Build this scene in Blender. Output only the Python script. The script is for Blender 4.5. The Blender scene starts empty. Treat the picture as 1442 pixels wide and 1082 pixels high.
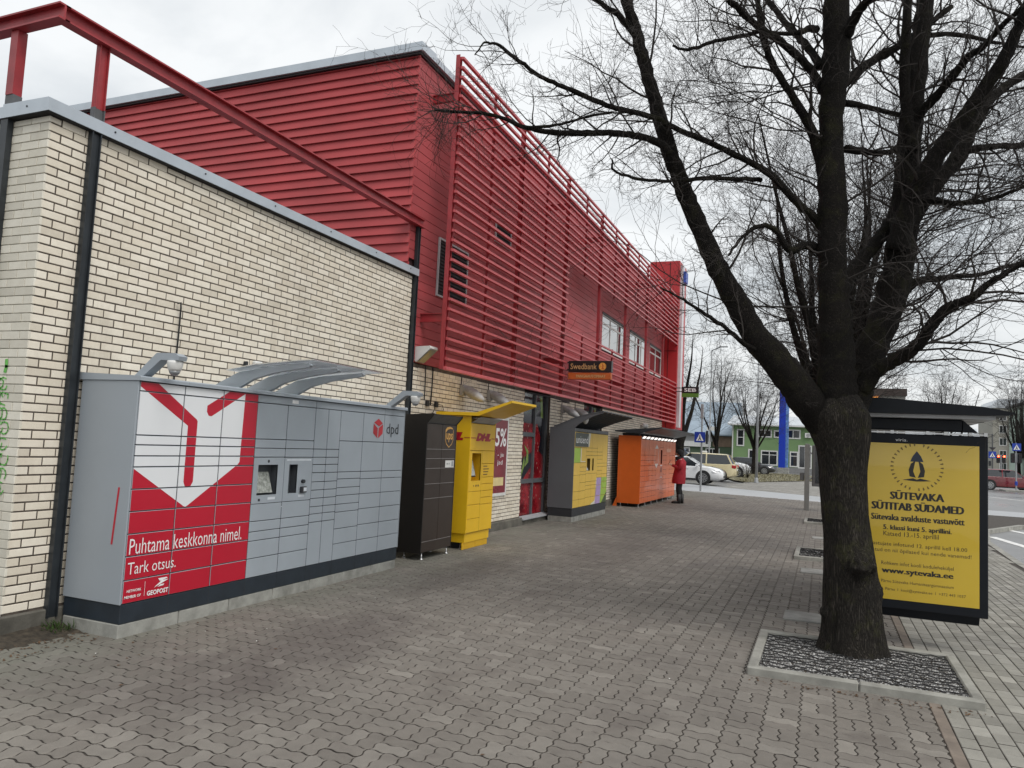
import bpy, bmesh, math, random
from mathutils import Vector, Matrix, noise as mnoise
R_ = math.radians
S = bpy.context.scene
COL = S.collection
random.seed(7)

# ------------------------------------------------------------------ camera, sky, sun, exposure
YAW, PITCH, ROLL, FPX = 0.39446, 0.078377, -0.0479109, 1057.235
CAMZ = 1.70
def cam_axes():
    cy, sy = math.cos(YAW), math.sin(YAW); cp, sp = math.cos(PITCH), math.sin(PITCH)
    cr, sr = math.cos(ROLL), math.sin(ROLL)
    f = Vector((-sy*cp, cy*cp, sp)); r = Vector((cy, sy, 0)); d = f.cross(r)
    return cr*r + sr*d, -sr*r + cr*d, f
CR, CD, CF = cam_axes()
cam = bpy.data.cameras.new('camera'); cam.sensor_fit = 'HORIZONTAL'; cam.sensor_width = 36
cam.lens = 36*FPX/1442; cam.clip_start = 0.05; cam.clip_end = 3000
camo = bpy.data.objects.new('camera', cam); COL.objects.link(camo)
m = Matrix((CR, -CD, -CF)).transposed().to_4x4(); m.translation = (0, 0, CAMZ)
camo.matrix_world = m; S.camera = camo
def project(p):
    v = Vector(p) - Vector((0, 0, CAMZ)); z = v.dot(CF)
    if z < .1: return None
    return 721 + FPX*v.dot(CR)/z, 541 + FPX*v.dot(CD)/z, z
def ray(u, v): return CR*(u-721) + CD*(v-541) + CF*FPX
def atY(u, v, y):
    d = ray(u, v); t = y/d.y; return Vector((d.x*t, y, CAMZ + d.z*t))

SUN_AZ, SUN_EL = R_(118), R_(52)        # azimuth measured from +Y towards +X
world = bpy.data.worlds.new('World'); S.world = world; world.use_nodes = True
nt = world.node_tree; nt.nodes.clear()
def wn(t, **k):
    n = nt.nodes.new(t)
    for a, b in k.items(): setattr(n, a, b)
    return n
wo = wn('ShaderNodeOutputWorld'); bg = wn('ShaderNodeBackground')
sky = wn('ShaderNodeTexSky', sky_type='NISHITA', sun_disc=False, sun_elevation=SUN_EL, sun_rotation=SUN_AZ)
sky.air_density = 1.5; sky.dust_density = 4
skym = wn('ShaderNodeVectorMath', operation='SCALE'); skym.inputs['Scale'].default_value = 0.10
nt.links.new(sky.outputs[0], skym.inputs[0])
tc = wn('ShaderNodeTexCoord'); sep = wn('ShaderNodeSeparateXYZ'); nt.links.new(tc.outputs['Generated'], sep.inputs[0])
mx = wn('ShaderNodeMath', operation='MAXIMUM'); mx.inputs[1].default_value = 0.0; nt.links.new(sep.outputs[2], mx.inputs[0])
ad = wn('ShaderNodeMath', operation='ADD'); ad.inputs[1].default_value = 0.22; nt.links.new(mx.outputs[0], ad.inputs[0])
dv = wn('ShaderNodeVectorMath', operation='DIVIDE'); cmb = wn('ShaderNodeCombineXYZ')
for i in range(3): nt.links.new(ad.outputs[0], cmb.inputs[i])
nt.links.new(tc.outputs['Generated'], dv.inputs[0]); nt.links.new(cmb.outputs[0], dv.inputs[1])
nz = wn('ShaderNodeTexNoise'); nz.inputs['Scale'].default_value = 1.3; nz.inputs['Detail'].default_value = 6
nz.inputs['Roughness'].default_value = .55; nz.inputs['Distortion'].default_value = .6
nt.links.new(dv.outputs[0], nz.inputs['Vector'])
rp = wn('ShaderNodeValToRGB'); rp.color_ramp.elements[0].position = .28; rp.color_ramp.elements[1].position = .60
rp.color_ramp.elements[0].color = (.50, .535, .565, 1); rp.color_ramp.elements[1].color = (.79, .805, .81, 1)
nt.links.new(nz.outputs[0], rp.inputs[0])
mix = wn('ShaderNodeMix', data_type='RGBA'); mix.inputs[0].default_value = .90
nt.links.new(skym.outputs[0], mix.inputs[6]); nt.links.new(rp.outputs[0], mix.inputs[7])
nt.links.new(mix.outputs[2], bg.inputs[0]); bg.inputs[1].default_value = 1.0
nt.links.new(bg.outputs[0], wo.inputs[0])

sun = bpy.data.lights.new('sun', 'SUN'); sun.energy = 1.5; sun.angle = R_(35); sun.color = (1, .97, .93)
suno = bpy.data.objects.new('sun', sun); COL.objects.link(suno)
sd = Vector((math.sin(SUN_AZ)*math.cos(SUN_EL), math.cos(SUN_AZ)*math.cos(SUN_EL), math.sin(SUN_EL)))
suno.rotation_euler = sd.to_track_quat('Z', 'Y').to_euler(); suno.location = (20, -5, 30)
S.view_settings.view_transform = 'Standard'; S.view_settings.look = 'None'
S.view_settings.exposure = 0.37; S.view_settings.gamma = 1.0; S.view_settings.use_curve_mapping = False
S.cycles.max_bounces = 6; S.cycles.use_denoising = True

# ------------------------------------------------------------------ materials
MATS = {}
def newmat(name):
    m = bpy.data.materials.new(name); m.use_nodes = True; MATS[name] = m
    t = m.node_tree; return m, t, t.nodes['Principled BSDF']
def N(t, typ, **k):
    n = t.nodes.new(typ)
    for a, b in k.items():
        if isinstance(a, str) and a.startswith('i_'): n.inputs[a[2:]].default_value = b
        else: setattr(n, a, b)
    return n
def sc(c, f): return (min(c[0]*f, 1), min(c[1]*f, 1), min(c[2]*f, 1), 1)
def mixrgb(t, fac, a, b, blend='MIX'):
    n = N(t, 'ShaderNodeMix', data_type='RGBA', blend_type=blend)
    for s, v in ((0, fac), (6, a), (7, b)):
        if hasattr(v, 'is_output'): t.links.new(v, n.inputs[s])
        else: n.inputs[s].default_value = v
    return n.outputs[2]
def math_(t, op, a, b=0.0, clamp=False):
    n = N(t, 'ShaderNodeMath', operation=op, use_clamp=clamp)
    for s, v in ((0, a), (1, b)):
        if hasattr(v, 'is_output'): t.links.new(v, n.inputs[s])
        else: n.inputs[s].default_value = v
    return n.outputs[0]
def ramp(t, src, stops):
    n = N(t, 'ShaderNodeValToRGB'); cr = n.color_ramp
    while len(cr.elements) < len(stops): cr.elements.new(.5)
    for e, (p, c) in zip(cr.elements, stops): e.position = p; e.color = c if len(c) == 4 else (*c, 1)
    t.links.new(src, n.inputs[0]); return n.outputs[0]
def coords(t, kind='Object', scale=(1, 1, 1)):
    c = N(t, 'ShaderNodeTexCoord'); mp = N(t, 'ShaderNodeMapping'); mp.inputs['Scale'].default_value = scale
    if kind == 'World':
        g = N(t, 'ShaderNodeNewGeometry'); t.links.new(g.outputs['Position'], mp.inputs[0])
    else: t.links.new(c.outputs[kind], mp.inputs[0])
    return mp.outputs[0]
def noise(t, vec, scale, detail=4, rough=.55, dist=0):
    n = N(t, 'ShaderNodeTexNoise'); n.inputs['Scale'].default_value = scale; n.inputs['Detail'].default_value = detail
    n.inputs['Roughness'].default_value = rough; n.inputs['Distortion'].default_value = dist
    t.links.new(vec, n.inputs['Vector']); return n.outputs[0]
def bump(t, b, h, strength, dist=.01):
    n = N(t, 'ShaderNodeBump'); n.inputs['Strength'].default_value = strength; n.inputs['Distance'].default_value = dist
    t.links.new(h, n.inputs['Height']); t.links.new(n.outputs[0], b.inputs['Normal'])
def rnd(t):
    """per-piece random: object random plus the face attribute 'rnd'"""
    o = N(t, 'ShaderNodeObjectInfo'); a = N(t, 'ShaderNodeAttribute', attribute_name='rnd')
    return math_(t, 'FRACT', math_(t, 'ADD', o.outputs['Random'], a.outputs['Fac']))

def M(name, col, rough=.5, metal=0, var=.08, scale=6, bmp=0, bscale=60, coat=0, spec=.5, col2=None, stretch=(1, 1, 1), dirt=0):
    if name in MATS: return MATS[name]
    m, t, b = newmat(name); v = coords(t, 'World', stretch)
    n = noise(t, v, scale, 5, .6)
    c2 = col2 or sc(col, 1-var*1.6)
    c = ramp(t, n, [(.3, (*c2[:3], 1)), (.7, sc(col, 1+var))])
    if dirt:
        n2 = noise(t, v, scale*.35, 7, .7, .4)
        c = mixrgb(t, math_(t, 'MULTIPLY', ramp(t, n2, [(.5, (0, 0, 0)), (.72, (1, 1, 1))]), dirt), c, (.06, .055, .045, 1))
    t.links.new(c, b.inputs['Base Color'])
    n3 = noise(t, v, scale*2.3, 4)
    t.links.new(math_(t, 'ADD', math_(t, 'MULTIPLY', n3, .22), rough-.11, True), b.inputs['Roughness'])
    b.inputs['Metallic'].default_value = metal; b.inputs['Specular IOR Level'].default_value = spec
    b.inputs['Coat Weight'].default_value = coat; b.inputs['Coat Roughness'].default_value = .06
    if bmp: bump(t, b, noise(t, v, bscale, 5, .65), bmp, .004)
    return m
def emit(name, col, strength):
    m, t, b = newmat(name); b.inputs['Base Color'].default_value = (*col, 1)
    b.inputs['Emission Color'].default_value = (*col, 1); b.inputs['Emission Strength'].default_value = strength; return m

# ------------------------------------------------------------------ mesh builder
ORG = {}
class MB:
    def __init__(s): s.v = []; s.f = []; s.mi = []; s.r = []; s.mat = 0; s.rv = 0.0
    def add(s, vs, fs):
        o = len(s.v); s.v.extend(vs)
        for f in fs: s.f.append([i+o for i in f]); s.mi.append(s.mat); s.r.append(s.rv)
    def box(s, x0, x1, y0, y1, z0, z1):
        s.add([(x0,y0,z0),(x1,y0,z0),(x1,y1,z0),(x0,y1,z0),(x0,y0,z1),(x1,y0,z1),(x1,y1,z1),(x0,y1,z1)],
              [(0,3,2,1),(4,5,6,7),(0,1,5,4),(1,2,6,5),(2,3,7,6),(3,0,4,7)]); return s
    def cbox(s, x0, x1, y0, y1, z0, z1, c=.004):
        """box with chamfered edges"""
        lo, hi = (x0,y0,z0), (x1,y1,z1); c = min(c, (x1-x0)*.45, (y1-y0)*.45, (z1-z0)*.45)
        V = []; idx = {}
        for sx in (0,1):
            for sy in (0,1):
                for sz in (0,1):
                    for a in range(3):
                        p = []
                        for ax, sg in enumerate((sx,sy,sz)):
                            e = hi[ax] if sg else lo[ax]
                            if ax != a: e += -c if sg else c
                            p.append(e)
                        idx[sx,sy,sz,a] = len(V); V.append(tuple(p))
        F = []
        for a in range(3):
            u, w = (a+1) % 3, (a+2) % 3
            for sg in (0,1):
                q = []
                for su, sw in ((0,0),(1,0),(1,1),(0,1)):
                    k = [0,0,0]; k[a] = sg; k[u] = su; k[w] = sw; q.append(idx[(*k, a)])
                F.append(q if sg else q[::-1])
        for a in range(3):                      # edges along axis a
            u, w = (a+1) % 3, (a+2) % 3
            for su in (0,1):
                for sw in (0,1):
                    k0 = [0,0,0]; k0[u] = su; k0[w] = sw; k1 = list(k0); k1[a] = 1
                    q = [idx[(*k0,u)], idx[(*k1,u)], idx[(*k1,w)], idx[(*k0,w)]]
                    F.append(q[::-1] if su == sw else q)
        for sx in (0,1):
            for sy in (0,1):
                for sz in (0,1):
                    q = [idx[sx,sy,sz,0], idx[sx,sy,sz,1], idx[sx,sy,sz,2]]
                    F.append(q if (sx+sy+sz) % 2 else q[::-1])
        s.add(V, F); return s
    def prism(s, poly, axis, a, b, closed=True):
        """extrude a polygon of 2D points (the two other axes in xyz order) along axis"""
        n = len(poly); V = []
        for e in (a, b):
            for p in poly:
                q = list(p); q.insert(axis, e); V.append(tuple(q))
        F = [[i, (i+1) % n, (i+1) % n+n, i+n] for i in range(n)]
        F += [list(range(n))[::-1], list(range(n, 2*n))]
        s.add(V, F); return s
    def poly(s, pts): s.add([tuple(p) for p in pts], [list(range(len(pts)))]); return s
    def tube(s, pts, rad, n=6, cap=True):
        pts = [Vector(p) for p in pts]; k = len(pts)
        if not hasattr(rad, '__len__'): rad = [rad]*k
        V = []; ref = Vector((0,0,1))
        t0 = (pts[1]-pts[0]).normalized()
        if abs(t0.z) > .9: ref = Vector((1,0,0))
        a = t0.cross(ref).normalized()
        for i in range(k):
            t = (pts[min(i+1,k-1)]-pts[max(i-1,0)])
            t = t.normalized() if t.length > 1e-9 else t0
            a = (a - t*a.dot(t)); a = a.normalized() if a.length > 1e-6 else t.orthogonal().normalized()
            b = t.cross(a)
            for j in range(n):
                an = 2*math.pi*j/n
                V.append(tuple(pts[i] + (a*math.cos(an)+b*math.sin(an))*rad[i]))
        F = [[i*n+j, i*n+(j+1) % n, (i+1)*n+(j+1) % n, (i+1)*n+j] for i in range(k-1) for j in range(n)]
        if cap: F += [list(range(n))[::-1], list(range((k-1)*n, k*n))]
        s.add(V, F); return s
    def cyl(s, c, r, h, n=16, axis=2):
        c = Vector(c); d = Vector((0,0,0)); d[axis] = h
        return s.tube([c, c+d], r, n)
    def lathe(s, c, prof, n=20):
        """prof: (radius, z) list"""
        c = Vector(c); k = len(prof)
        V = [(c.x+r*math.cos(2*math.pi*j/n), c.y+r*math.sin(2*math.pi*j/n), c.z+z) for r, z in prof for j in range(n)]
        F = [[i*n+j, i*n+(j+1) % n, (i+1)*n+(j+1) % n, (i+1)*n+j] for i in range(k-1) for j in range(n)]
        F += [list(range(n))[::-1], list(range((k-1)*n, k*n))]
        s.add(V, F); return s
    def xform(s, M4): s.v = [tuple(M4 @ Vector(p)) for p in s.v]; return s
    def mesh(s, name, mats, org=(0,0,0), smooth=False, attr=False):
        me = bpy.data.meshes.new(name)
        me.from_pydata([(p[0]-org[0], p[1]-org[1], p[2]-org[2]) for p in s.v], [], s.f)
        for mt in (mats if isinstance(mats, (list, tuple)) else [mats]): me.materials.append(mt)
        if isinstance(mats, (list, tuple)): me.polygons.foreach_set('material_index', s.mi)
        if attr:
            at = me.attributes.new('rnd', 'FLOAT', 'FACE'); at.data.foreach_set('value', s.r)
        if smooth: me.polygons.foreach_set('use_smooth', [True]*len(me.polygons))
        me.update(); return me
    def build(s, name, mats, parent=None, smooth=False, attr=False, local=False):
        org = (0,0,0) if (parent is None or local) else ORG.get(parent.name, (0,0,0))
        o = bpy.data.objects.new(name, s.mesh(name, mats, org, smooth, attr)); COL.objects.link(o)
        if parent: o.parent = parent; ORG[o.name] = org
        return o
def tag(o, label=None, cat=None, group=None, kind=None):
    if label: o['label'] = label
    if cat: o['category'] = cat
    if group: o['group'] = group
    if kind: o['kind'] = kind
    return o
def thing(name, label, cat, loc=(0,0,0), rz=0, group=None):
    o = bpy.data.objects.new(name, None); COL.objects.link(o); o.empty_display_size = .2
    o.location = loc; o.rotation_euler = (0,0,rz); ORG[o.name] = tuple(loc) if rz == 0 else (0,0,0)
    return tag(o, label, cat, group)
def place(me, name, parent, loc, rot=(0,0,0), scl=None):
    """one more object with shared mesh data, at a world location under an unrotated parent"""
    o = bpy.data.objects.new(name, me); COL.objects.link(o); o.parent = parent
    g = ORG.get(parent.name, (0,0,0)); o.location = (loc[0]-g[0], loc[1]-g[1], loc[2]-g[2]); o.rotation_euler = rot
    if scl: o.scale = scl
    return o
def smooth_angle(o, deg=40):
    me = o.data; me.polygons.foreach_set('use_smooth', [True]*len(me.polygons))
    try: me.set_sharp_from_angle(angle=R_(deg))
    except Exception: pass
    return o
def clip_rect(poly, a0, a1, b0, b1):
    def cut(P, ax, lim, keep_less):
        out = []
        for i in range(len(P)):
            p, q = P[i], P[(i+1) % len(P)]
            ip = (p[ax] <= lim) if keep_less else (p[ax] >= lim); iq = (q[ax] <= lim) if keep_less else (q[ax] >= lim)
            if ip: out.append(p)
            if ip != iq:
                t = (lim-p[ax])/(q[ax]-p[ax]); out.append((p[0]+(q[0]-p[0])*t, p[1]+(q[1]-p[1])*t))
        return out
    for ax, lim, kl in ((0, a0, False), (0, a1, True), (1, b0, False), (1, b1, True)):
        poly = cut(poly, ax, lim, kl)
        if len(poly) < 3: return []
    return poly
# writing and flat print: frames are (origin, right, up, normal)
def frame_x(x): return lambda a, b, d=0: (x+d, a, b)        # faces +x, a runs along y
def frame_y(y): return lambda a, b, d=0: (a, y-d, b)        # faces -y, a runs along x
def text(body, fr, a0, b0, a1, b1, mat, parent, name='lettering', d=.003, bold=0, shear=0, heavy=0.0):
    """lettering fitted to the rectangle a0..a1, b0..b1 of a surface frame"""
    cu = bpy.data.curves.new('t', 'FONT'); cu.body = body; cu.size = 1; cu.offset = bold; cu.shear = shear; cu.resolution_u = 2
    ob = bpy.data.objects.new('t', cu); me = bpy.data.meshes.new_from_object(ob)
    vs = [v.co.copy() for v in me.vertices]; fs = [list(p.vertices) for p in me.polygons]
    bpy.data.objects.remove(ob); bpy.data.curves.remove(cu); bpy.data.meshes.remove(me)
    x0 = min(v.x for v in vs); x1 = max(v.x for v in vs); y0 = min(v.y for v in vs); y1 = max(v.y for v in vs)
    sx = (a1-a0)/(x1-x0); sy = (b1-b0)/(y1-y0)
    mb = MB()
    for q, o_ in enumerate((0, -heavy, heavy) if heavy else (0,)): mb.add([fr(a0+(v.x-x0)*sx+o_, b0+(v.y-y0)*sy, d+q*.0004) for v in vs], fs)
    return mb.build(name, mat, parent)
def decal(poly, fr, mat, parent, name='print', d=.0015):
    mb = MB(); mb.poly([fr(a, b, d) for a, b in poly]); return mb.build(name, mat, parent)
def disc(a, b, r, n=24): return [(a+r*math.cos(2*math.pi*i/n), b+r*math.sin(2*math.pi*i/n)) for i in range(n)]
# ------------------------------------------------------------------ setting: ground, road, pavement
def atZ(u, v, z=0):
    d = ray(u, v); t = (z-CAMZ)/d.z; return Vector((d.x*t, d.y*t, z))

def asphalt(name, c, rough):
    m, t, b = newmat(name); v = coords(t, 'World')
    big = noise(t, v, .12, 6, .65, .5); fine = noise(t, v, 160, 3, .7)
    col = ramp(t, big, [(.3, sc(c, .72)), (.7, sc(c, 1.2))])
    col = mixrgb(t, .35, col, ramp(t, fine, [(.3, sc(c, .5)), (.75, sc(c, 1.6))]))
    t.links.new(col, b.inputs['Base Color'])
    t.links.new(ramp(t, big, [(.35, (rough-.2,)*3), (.65, (rough+.1,)*3)]), b.inputs['Roughness'])
    bump(t, b, fine, .5, .004); return m
M_ASPH = asphalt('wet_asphalt', (.17, .17, .17), .42)
M_LANE = asphalt('pale_asphalt', (.36, .37, .38), .5)

g = MB(); g.poly([(-700,-300,-.10),(700,-300,-.10),(700,1500,-.10),(-700,1500,-.10)])
tag(g.build('ground', M_ASPH), kind='structure')

# pavers -----------------------------------------------------------
def paver_mat(name, c_a, c_b, light):
    m, t, b = newmat(name); v = coords(t, 'World'); r = rnd(t)
    base = ramp(t, r, [(0, sc(c_a, .90)), (.45, sc(c_a, 1.0)), (.88, sc(c_b, 1.03)), (.97, sc(c_b, light)), (1, sc(c_b, light*1.1))])
    big = noise(t, v, .55, 5, .6, .3); base = mixrgb(t, .75, base, ramp(t, big, [(.30, (.82,.82,.82)), (.70, (1.12,1.12,1.10))]), 'MULTIPLY')
    mid = noise(t, v, 7, 5, .7); base = mixrgb(t, .55, base, ramp(t, mid, [(.3, (.78,.78,.78)), (.7, (1.18,1.18,1.18))]), 'MULTIPLY')
    fine = noise(t, v, 230, 3, .75); base = mixrgb(t, .5, base, ramp(t, fine, [(.3, (.62,.62,.62)), (.72, (1.4,1.4,1.4))]), 'MULTIPLY')
    # old oily stains and mossy film, patches with a shape of their own
    st = noise(t, v, .8, 6, .62, 1.2); base = mixrgb(t, math_(t, 'MULTIPLY', ramp(t, st, [(.55, (0,0,0)), (.68, (1,1,1))]), .38), base, (.085, .072, .066, 1))
    sx = N(t, 'ShaderNodeSeparateXYZ'); t.links.new(v, sx.inputs[0])
    for (px_, py_, rx_, ry_, k_) in ((-3.75, 5.35, .75, 1.5, .48), (-4.2, 3.9, 1.3, .9, .36), (-4.3, 8.8, .6, 2.2, .40), (-3.2, 12.5, .9, 3.0, .35)):
        ex = math_(t, 'DIVIDE', math_(t, 'SUBTRACT', sx.outputs[0], px_), rx_); ey = math_(t, 'DIVIDE', math_(t, 'SUBTRACT', sx.outputs[1], py_), ry_)
        rr_ = math_(t, 'ADD', math_(t, 'SQRT', math_(t, 'ADD', math_(t, 'MULTIPLY', ex, ex), math_(t, 'MULTIPLY', ey, ey))), math_(t, 'MULTIPLY', math_(t, 'SUBTRACT', noise(t, v, 2.2, 6, .65, .5), .5), 1.6))
        base = mixrgb(t, math_(t, 'MULTIPLY', ramp(t, rr_, [(.45, (1,1,1)), (1.0, (0,0,0))]), k_), base, (.075, .062, .058, 1))
    near = math_(t, 'MULTIPLY', math_(t, 'SUBTRACT', -3.9, sx.outputs[0]), .8, True)
    ms = noise(t, v, 1.6, 6, .7, .6)
    base = mixrgb(t, math_(t, 'MULTIPLY', math_(t, 'MULTIPLY', near, ramp(t, ms, [(.36, (0,0,0)), (.6, (1,1,1))])), .55), base, (.15, .155, .125, 1))
    t.links.new(base, b.inputs['Base Color'])
    t.links.new(ramp(t, st, [(.4, (.86,)*3), (.7, (.62,)*3)]), b.inputs['Roughness'])
    b.inputs['Specular IOR Level'].default_value = .3
    bump(t, b, math_(t, 'ADD', fine, math_(t, 'MULTIPLY', mid, .8)), .55, .003); return m
M_PAVE = paver_mat('brown_paver', (.186, .169, .150), (.200, .184, .164), 1.12)
M_SETT = paver_mat('grey_paver', (.255, .246, .218), (.295, .285, .255), 1.15)
M_JOINT = M('joint_sand', (.060, .051, .043), .95, var=.3, scale=18, bmp=.5, bscale=200)
M_BORDER = M('border_stone', (.20, .165, .135), .9, var=.22, scale=5, bmp=.5, bscale=150)
M_KERB = M('kerb_concrete', (.30, .295, .265), .9, var=.22, scale=4, bmp=.6, bscale=90, dirt=.35)

pv = MB()
edge = [(-40,-6),(3.2,-6),(3.2,15.8),(3.42,20),(4.0,23.5),(5.4,26.5),(8,28.6),(12,29.6),(12,30.6),(3,31.0),(0,31.55),(-5.6,33.4),(-12,35.4),(-40,40)]
pv.prism(edge, 2, -.16, -.0085)
PAVE = tag(pv.build('pavement', M_JOINT), kind='structure')
hh = .1075; BL = .215; AMP = .0085
def outline(x0, x1, y0, y1, n):
    """wavy paver outline; the wave has period hh on both axes so that all pavers interlock"""
    gp = .0036; P = []
    wx = lambda y: AMP*math.sin(2*math.pi*(y)/hh); wy = lambda x: AMP*math.sin(2*math.pi*(x)/hh)
    nx = max(1, round((x1-x0)/hh*n)); ny = max(1, round((y1-y0)/hh*n))
    if n == 0: nx = ny = 1; wx = wy = lambda q: 0
    for i in range(nx): x = x0+(x1-x0)*i/nx; P.append((x, y0+wy(x)))
    for i in range(ny): y = y0+(y1-y0)*i/ny; P.append((x1+wx(y), y))
    for i in range(nx): x = x1-(x1-x0)*i/nx; P.append((x, y1+wy(x)))
    for i in range(ny): y = y1-(y1-y0)*i/ny; P.append((x0+wx(y), y))
    return P, gp
def inset(P, d):
    n = len(P); out = []
    for i in range(n):
        a, b, c = Vector(P[i-1]), Vector(P[i]), Vector(P[(i+1) % n])
        e1 = (b-a).normalized(); e2 = (c-b).normalized(); t = (e1+e2)
        t = t.normalized() if t.length > 1e-6 else e1
        nn = Vector((-t.y, t.x)); k = max(.5, nn.dot(Vector((-e1.y, e1.x)))); q = b+nn*(d/k); out.append((q.x, q.y))
    return out
def paver_into(mb, P, gp, z, tilt=(0,0), lod=0):
    n = len(P); cx = sum(p[0] for p in P)/n; cy = sum(p[1] for p in P)/n
    def Z(p, dz): return (p[0], p[1], z+dz+(p[0]-cx)*tilt[0]+(p[1]-cy)*tilt[1])
    a = [(q[0], q[1]-(.0014 if q[1] > cy else -.0014)) for q in inset(P, gp)]
    if lod == 2:
        mb.add([Z(p, 0) for p in a], [list(range(n))]); return
    b = [(q[0], q[1]-(.0014 if q[1] > cy else -.0014)) for q in inset(P, gp+.004)]
    V = [Z(p, -.010) for p in a]+[Z(p, -.0035) for p in a]+[Z(p, 0) for p in b]
    F = [list(range(2*n, 3*n))]
    for i in range(n):
        j = (i+1) % n; F.append([n+i, n+j, 2*n+j, 2*n+i])
    mb.mat = 0; mb.add(V, F)
    if lod == 0: mb.mat = 1; mb.add(V[:2*n], [[i, (i+1) % n, n+(i+1) % n, n+i] for i in range(n)]); mb.mat = 0
rg = random.Random(3)
pieces = []          # (distance, x0, x1, y0, y1, kind)
X0 = -1.19; Y0 = 4.30
for i in range(-22, 10):
    xa = X0+i*BL
    if xa < -5.95 or xa > .70: continue
    for j in range(-30, 140):
        ya = Y0+j*BL
        if ya < -2 or ya > 35: continue
        lim = 31.5-(xa)*.33
        if ya > lim: continue
        if (i+j) % 2 == 0: cells = [(xa, xa+BL, ya, ya+hh), (xa, xa+BL, ya+hh, ya+BL)]
        else: cells = [(xa, xa+hh, ya, ya+BL), (xa+hh, xa+BL, ya, ya+BL)]
        for (a, b_, c, d) in cells:
            if a > .64: continue
            pieces.append([a, min(b_, .715), c, d, 0])
for i in range(0, 40):
    xa = .802+i*.1085
    for j in range(-30, 150):
        ya = Y0+j*.186+(.093 if i % 2 else 0)
        lim_x = 3.2-.02 if ya < 15.8 else (3.2+(ya-15.8)*.045 if ya < 20 else 3.35+(ya-20)*.17)
        if ya < -2 or ya > 30.5 or xa+.11 > lim_x: continue
        pieces.append([xa, xa+.1085, ya, ya+.186, 1])
def in_bed(a, b_, c, d):
    return any(a > -.50 and b_ < 1.08 and c > y0+.02 and d < y0+1.4 for y0 in BEDS)
BEDS = (6.26, 13.55, 20.85)
pieces = [p for p in pieces if not in_bed(*p[:4])]
def shown(p):
    q = project(((p[0]+p[1])/2, (p[2]+p[3])/2, 0))
    return q is not None and -30 < q[0] < 1470 and q[1] < 1100
vis = sorted([p for p in pieces if shown(p) and p[0] > -5.1 and p[1] < .715], key=lambda p: math.hypot((p[0]+p[1])/2, (p[2]+p[3])/2))
near = vis[:300]; nearset = set(map(id, near))
shared = {}
for p in near:
    k = (round(p[1]-p[0], 3), round(p[3]-p[2], 3))
    if k not in shared:
        x0 = X0; y0 = Y0; P, gp = outline(x0, x0+k[0], y0, y0+k[1], 6)
        mb = MB(); paver_into(mb, P, gp, 0); shared[k] = (mb.mesh('paver', [M_PAVE, M_JOINT], (x0+k[0]/2, y0+k[1]/2, 0)))
    place(shared[k], 'paver', PAVE, ((p[0]+p[1])/2, (p[2]+p[3])/2, rg.uniform(-.0016, .0016)), (rg.uniform(-.007, .007), rg.uniform(-.007, .007), 0))
st_w, st_s = MB(), MB()
for p in pieces:
    if id(p) in nearset: continue
    d = math.hypot(p[0], p[2]); z = rg.uniform(-.0018, .0014); tl = (rg.uniform(-.008,.008), rg.uniform(-.008,.008))
    mb = st_s if p[4] else st_w; mb.rv = rg.random()
    if p[4] or not shown(p): P, gp = outline(*p[:4], 0)
    else: P, gp = outline(*p[:4], 6 if d < 7.5 else (4 if d < 13 else 0))
    if p[4]: P = [(q[0], q[1]+(.0022 if q[1] < (p[2]+p[3])/2 else -.0022)) for q in P]; gp = .003
    paver_into(mb, P, gp, z, tl, 0 if d < 10 else (1 if d < 16 else 2))
tag(st_w.build('pavers', [M_PAVE, M_JOINT], PAVE, attr=True), kind='stuff')
tag(st_s.build('block_pavers', [M_SETT, M_JOINT], PAVE, attr=True), kind='stuff')
bs = MB(); 
for k in range(26): bs.cbox(.722, .797, -1+k*1.25, .246+k*1.25, -.05, .0, .004)
tag(bs.build('border_stones', M_BORDER, PAVE), kind='stuff')

# kerb along the street
ks = thing('street_kerb', 'pale concrete kerb edging the pavement along the street', 'kerb', (3.2, 10, -.1))
km = [(-6,3.2),(15.8,3.2),(20,3.42),(23.5,4.0),(26.5,5.4),(28.6,8),(29.6,12)]
for (ya, xa), (yb, xb) in zip(km, km[1:]):
    L = math.hypot(xb-xa, yb-ya); n = max(1, round(L/1.0)); dx, dy = (xb-xa)/L, (yb-ya)/L; nx, ny = dy, -dx
    for k in range(n):
        s0, s1 = L*k/n+.004, L*(k+1)/n-.004; mb = MB()
        q = lambda s_, o_: (xa+dx*s_+nx*o_, ya+dy*s_+ny*o_)
        mb.prism([q(s0,-.02), q(s0,.11), q(s1,.11), q(s1,-.02)], 2, -.16, .004); mb.build('kerb_stone', M_KERB, ks)

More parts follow.
